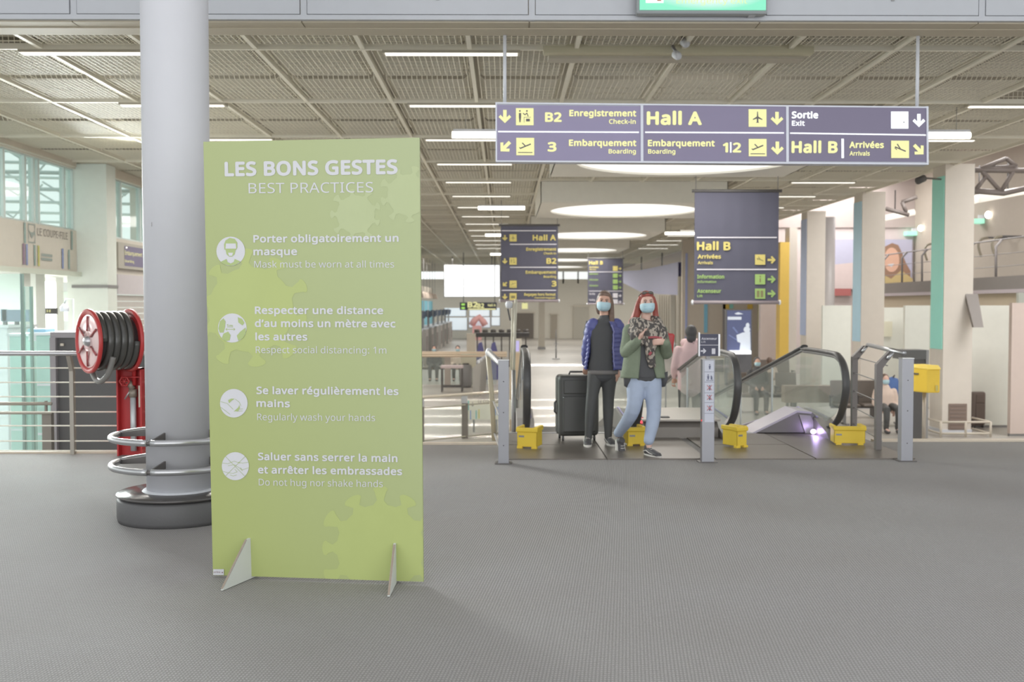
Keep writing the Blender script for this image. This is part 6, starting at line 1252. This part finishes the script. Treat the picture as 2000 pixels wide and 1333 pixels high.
for s_, e_, w_ in ((sl, el, wl_), (sr, er, wr)): limb(m, [s_, e_, w_], [.05, .04, .026])
for a_, b_, c_ in ((hl, kl, al), (hrr, kr, ar)): limb(m, [a_, b_, c_], [.072, .042, .030])
fingers(m, wl_, Vector((.5, -.1, .8)), Vector((.5, .85, 0)), Vector((-.1, -1, .1)), 1.0, .6); fingers(m, wr, Vector((-1, -.1, .0)), Vector((0, .8, -.3)), Vector((0, -.2, 1)), 1.0, .55)
m.build('body', M_SKIN2, pb, remesh=.009, smooth_it=3)
face_details(pb, h, Rm); mask(pb, h, Rm)
m = MB(); m.ell(h+Rm@Vector((0, .024, .02)), (.086, .092, .106), 24, 16, Rm); m.ell(h+Rm@Vector((0, -.012, .082)), (.066, .062, .034), 16, 10, Rm)
for pts, rr in (([(-.065, 0, .05), (-.088, .02, -.03), (-.105, .03, -.12), (-.14, .03, -.2), (-.19, .0, -.27)], [.024, .032, .04, .036, .014]), ([(-.05, .05, 0), (-.09, .06, -.1), (-.14, .06, -.19), (-.2, .04, -.25)], [.03, .045, .04, .012]), ([(.068, 0, .05), (.088, .02, -.03), (.095, .03, -.13), (.11, .0, -.23), (.12, -.04, -.33)], [.022, .028, .032, .028, .012])): limb(m, [h+Rm@Vector(q) for q in pts], rr, 10)
m.build('hair', M_HRED, pb, remesh=.008, smooth_it=2)
sg = MB()
for s in (-1, 1): sg.ell(h+Rm@Vector((s*.032, -.058, .105)), (.026, .012, .017), 12, 8, Rm)
sg.tube([h+Rm@Vector(q) for q in ((-.075, .03, .07), (-.06, -.045, .105), (0, -.068, .108), (.06, -.045, .105), (.075, .03, .07))], .004, 6); sg.build('sunglasses', mat('sunglass_olive', (96, 92, 84), .2), pb)
m = MB(); limb(m, [J(1260, 640), J(1260, 660, -.01), J(1258, 700, -.02), J(1258, 734, -.01)], [(.12, .09), (.17, .115), (.155, .115), (.168, .125)], 24); m.build('black_top', M_TOP, pb, remesh=.01, smooth_it=3)
m = MB(); limb(m, [hip+VZ*.03, hip-VZ*.06], [(.175, .125), (.15, .115)], 20)
limb(m, [hl, kl, al+VZ*.03], [.108, .074, .054], 16); limb(m, [hrr, kr, ar+VZ*.06], [.108, .074, .054], 16)
m.build('jeans', M_JEAN, pb, remesh=.010, smooth_it=3)
rings = []; zt, zb = J(1258, 634).z, J(1258, 738).z; n = 30
for i in range(n+1):
    f_ = i/n; z = zt+(zb-zt)*f_; c_ = J(1259-2*f_, 600); w = .11+.10*min(1, f_*5)-.02*math.sin(f_*math.pi)+.025*f_
    rings.append(((c_.x, c_.y, z), w, .13+.02*f_, .26-.0*f_+.1*max(0, f_-.6), .16+.75*max(0, f_-.45)))
jb = shell(rings, .02).build('felt_jacket', M_GRN, pb)
m = MB()
for s_, e_, w_ in ((sl, el, wl_), (sr, er, wr)): limb(m, [s_, (s_+e_)/2, e_, (e_+w_)/2, w_+(e_-w_)*.08], [.080, .074, .070, .06, .048], 16)
m.build('sleeves', M_GRN, jb, remesh=.01, smooth_it=3)
m = MB(); m.tube([J(1240, 737, -.02), J(1228, 745, -.03), J(1222, 756, -.04)], [(.07, .1), (.05, .08), (.01, .02)], 12); m.tube([J(1290, 735, 0), J(1295, 745, -.02), J(1296, 756, -.03)], [(.04, .1), (.025, .06), (.008, .02)], 12); m.build('shirt_tails', M_TOP, pb)
m = MB(); c_ = J(1261, 630)
for zz, rr, th in ((0, .12, .055), (-.065, .145, .06), (-.13, .13, .058)): m.tube([(c_.x+rr*math.cos(a), c_.y-.02+rr*.9*math.sin(a), c_.z+zz+.02*math.sin(a*2+zz*30)-.03*max(0, -math.sin(a))) for a in [2*math.pi*k/24 for k in range(24)]], th, 10, closed=True)
limb(m, [J(1268, 650, -.16), J(1272, 668, -.17), J(1270, 690, -.17), J(1274, 716, -.15)], [(.07, .04), (.07, .045), (.05, .035), (.04, .025)], 12); limb(m, [J(1246, 648, -.16), J(1240, 660, -.15), J(1254, 668, -.18)], [.05, .055, .035], 10); limb(m, [J(1290, 640, -.06), J(1296, 655, -.10), J(1290, 666, -.15)], [.05, .05, .03], 10)
m.build('scarf', M_SCARF, pb, remesh=.012, smooth_it=2)
MB().tube([J(1266, 660, -.225), J(1280, 659, -.235), J(1292, 661, -.23)], .012, 8).tube([J(1268, 694, -.22), J(1272, 688, -.225)], .014, 8).build('red_scarf_edge', mat('scarf_red', (176, 92, 98), .8), pb)
rbg = MB().rbox(J(1306, 672, .05), (.09, .14, .22), ry=.1).build('shoulder_bag', M_RED, pb, bevel=.02); MB().tube([J(1296, 640, .05), J(1304, 650, .06), J(1306, 662, .05)], .008, 6).build('strap', M_RED, rbg); MB().ell(J(1314, 672, .02), (.02, .02, .045), 10, 8).build('tag', M_SOLE, rbg)
g = Vector((ar.x, ar.y, .0)); shoe(pb, g+Vector((-.03, .06, .002)), g+Vector((.10, -.17, .002)))
shoe(pb, al+Vector((-.02, .02, -.05)), al+Vector((.03, -.09, -.255)))
# ---- people further back, smaller and simpler but whole
def mini(px, py_head, d, zf, pose, cols, lab, face=1, back=False, vox=.018):
    hd = Yp(px, py_head, d); x, y = hd.x, d; t = T('person', lab, 'person', (x, y, zf)); hair, skin, top, pants = cols; H = hd.z-zf
    Rm = Euler((0, 0, 0 if face > 0 else math.pi)).to_matrix(); g = -1 if face > 0 else 1
    if pose == 'stand': neck, sh_, hp = hd.z-.14, hd.z-.24, zf+.55*H; knees = [(x+s*.10, y, zf+.29*H) for s in (-1, 1)]; ank = [(x+s*.10, y+.06*s, zf+.07) for s in (-1, 1)]
    else: neck, sh_, hp = hd.z-.14, hd.z-.24, zf+.50; knees = [(x+s*.12, y+g*.42, zf+.5) for s in (-1, 1)]; ank = [(x+s*.12, y+g*.40, zf+.07) for s in (-1, 1)]
    yb = y+(0 if pose == 'stand' else -g*.03); hips = [(x+s*.09, y, hp) for s in (-1, 1)]
    arms = [[(x+s*.18, y, sh_), (x+s*.23, y+g*.03, sh_-.26), (x+s*(.20 if pose == 'stand' else .08), y+g*.22, sh_-(.42 if pose == 'stand' else .36))] for s in (-1, 1)]
    m = MB(); head_parts(m, hd, Rm); limb(m, [(x, y+.01, hd.z-.09), (x, y, neck-.04)], [.05, .055], 10, 2); limb(m, [(x, y, sh_+.04), (x, y, sh_-.1), (x, y, (sh_+hp)/2), (x, y, hp)], [(.10, .06), (.17, .1), (.14, .09), (.16, .11)], 14, 3)
    for a in arms: limb(m, a, [.045, .038, .026], 8, 2); w = Vector(a[2]); fingers(m, w, Vector((0, g*.6, -.8)), Vector((0, -g*.5, -.5)), Vector((1 if a is arms[0] else -1, 0, 0)), 1, .5)
    for a, b_, c_ in zip(hips, knees, ank): limb(m, [a, b_, c_], [.08, .055, .04], 8, 2); m.ell((c_[0], c_[1]+g*.08, zf+.05), (.045, .12, .045), 10, 8)
    m.build('body', skin, t, remesh=vox*.8, smooth_it=1)
    m = MB(); limb(m, [(x, y, neck-.02), (x, y, sh_-.08), (x, y, (sh_+hp)/2), (x, y, hp-(.12 if pose == 'stand' else .0))], [(.10, .08), (.20, .13), (.19, .13), (.19, .15)], 16, 3)
    for a in arms: limb(m, [a[0], a[1], tuple(Vector(a[1]).lerp(Vector(a[2]), .88))], [.07, .06, .045], 10, 2)
    m.build('coat', top, t, remesh=vox, smooth_it=2)
    m = MB()
    for a, b_, c_ in zip(hips, knees, ank): limb(m, [a, b_, (c_[0], c_[1], c_[2]+.03)], [.10, .075, .055], 10, 2)
    m.build('trousers', pants, t, remesh=vox, smooth_it=2)
    m = MB(); m.ell(hd+Rm@Vector((0, .028, .024)), (.088, .094, .108), 16, 12); m.ell(hd+Rm@Vector((0, .05, -.05)), (.075, .06, .09), 14, 10); m.build('hair', hair, t, remesh=vox*.7, smooth_it=1)
    for s in (-1, 1): MB().ell((ank[0][0] if s < 0 else ank[1][0], ank[0][1]+g*.07, zf+.045), (.052, .13, .045), 12, 8).build('shoe', M_SHOE, t)
    if face > 0: mask(t, hd, Rm)
    return t
M_PINK = mat('pink_fleece', (224, 194, 196), .85); M_PALE = mat('pale_shirt', (222, 200, 186), .8); M_MAR = mat('maroon_coat', (132, 86, 88), .8); M_BLU = mat('bright_blue', (96, 126, 186), .7)
zw = walk_z(15.0, 0.0); t = mini(1349, 652, 15.0, zw+.01, 'stand', (M_HBK, M_SKIN, M_PINK, M_LEG), 'person with black hair and a pale pink hooded coat seen from behind on the ramp', face=-1)
p = Yp(1350, 662, 15.1); MB().tube([(p.x-.1, 15.12, p.z-.06), (p.x, 14.97, p.z-.04), (p.x+.1, 15.12, p.z-.06), (p.x, 15.2, p.z-.08)], .06, 10, closed=True).build('hood', M_PINK, t)
mini(1479, 708, 25.0, LOW, 'sit', (M_HBK, M_SKIN, M_TOP, M_LEG), 'seated person in black with a mask behind the right walkway')
mini(1502, 706, 31.0, LOW, 'sit', (M_HBR, M_SKIN, M_PALE, M_LEG), 'seated person with brown hair facing away behind the right walkway', face=-1)
mini(1538, 646, 41.5, LOW, 'stand', (M_HBK, M_SKIN, M_MAR, M_JEAN), 'standing person in a maroon coat before the mint door', face=-1)
mini(1729, 742, 21.4, LOW, 'sit', (M_HBR, M_SKIN2, M_PALE, M_LEG), 'seated person in a pale shirt between the bent railing posts')
p = Yp(1741, 755, 21.9); t = T('backpack', 'bright blue backpack beside the seated person in the pale shirt', 'bag', p); MB().lathe((p.x+.05, 22.0, p.z-.22), [(0, 0), (.14, .02), (.16, .2), (.12, .38), (0, .42)], 20).build('body', M_BLU, t); MB().tube([(p.x+.05, 21.9, p.z+.18), (p.x+.05, 21.86, p.z+.24), (p.x+.05, 21.95, p.z+.2)], .012, 6).build('handle', M_DARK, t)
mini(848, 682, 36.2, LOW, 'sit', (M_HBK, M_SKIN, M_TOP, M_LEG), 'seated person in black at the left end of the bench behind the wooden rail')
mini(894, 682, 36.2, LOW, 'sit', (M_HBK, M_SKIN2, M_PALE, M_LEG), 'seated person with a mask and pale jacket at the right of the left bench')
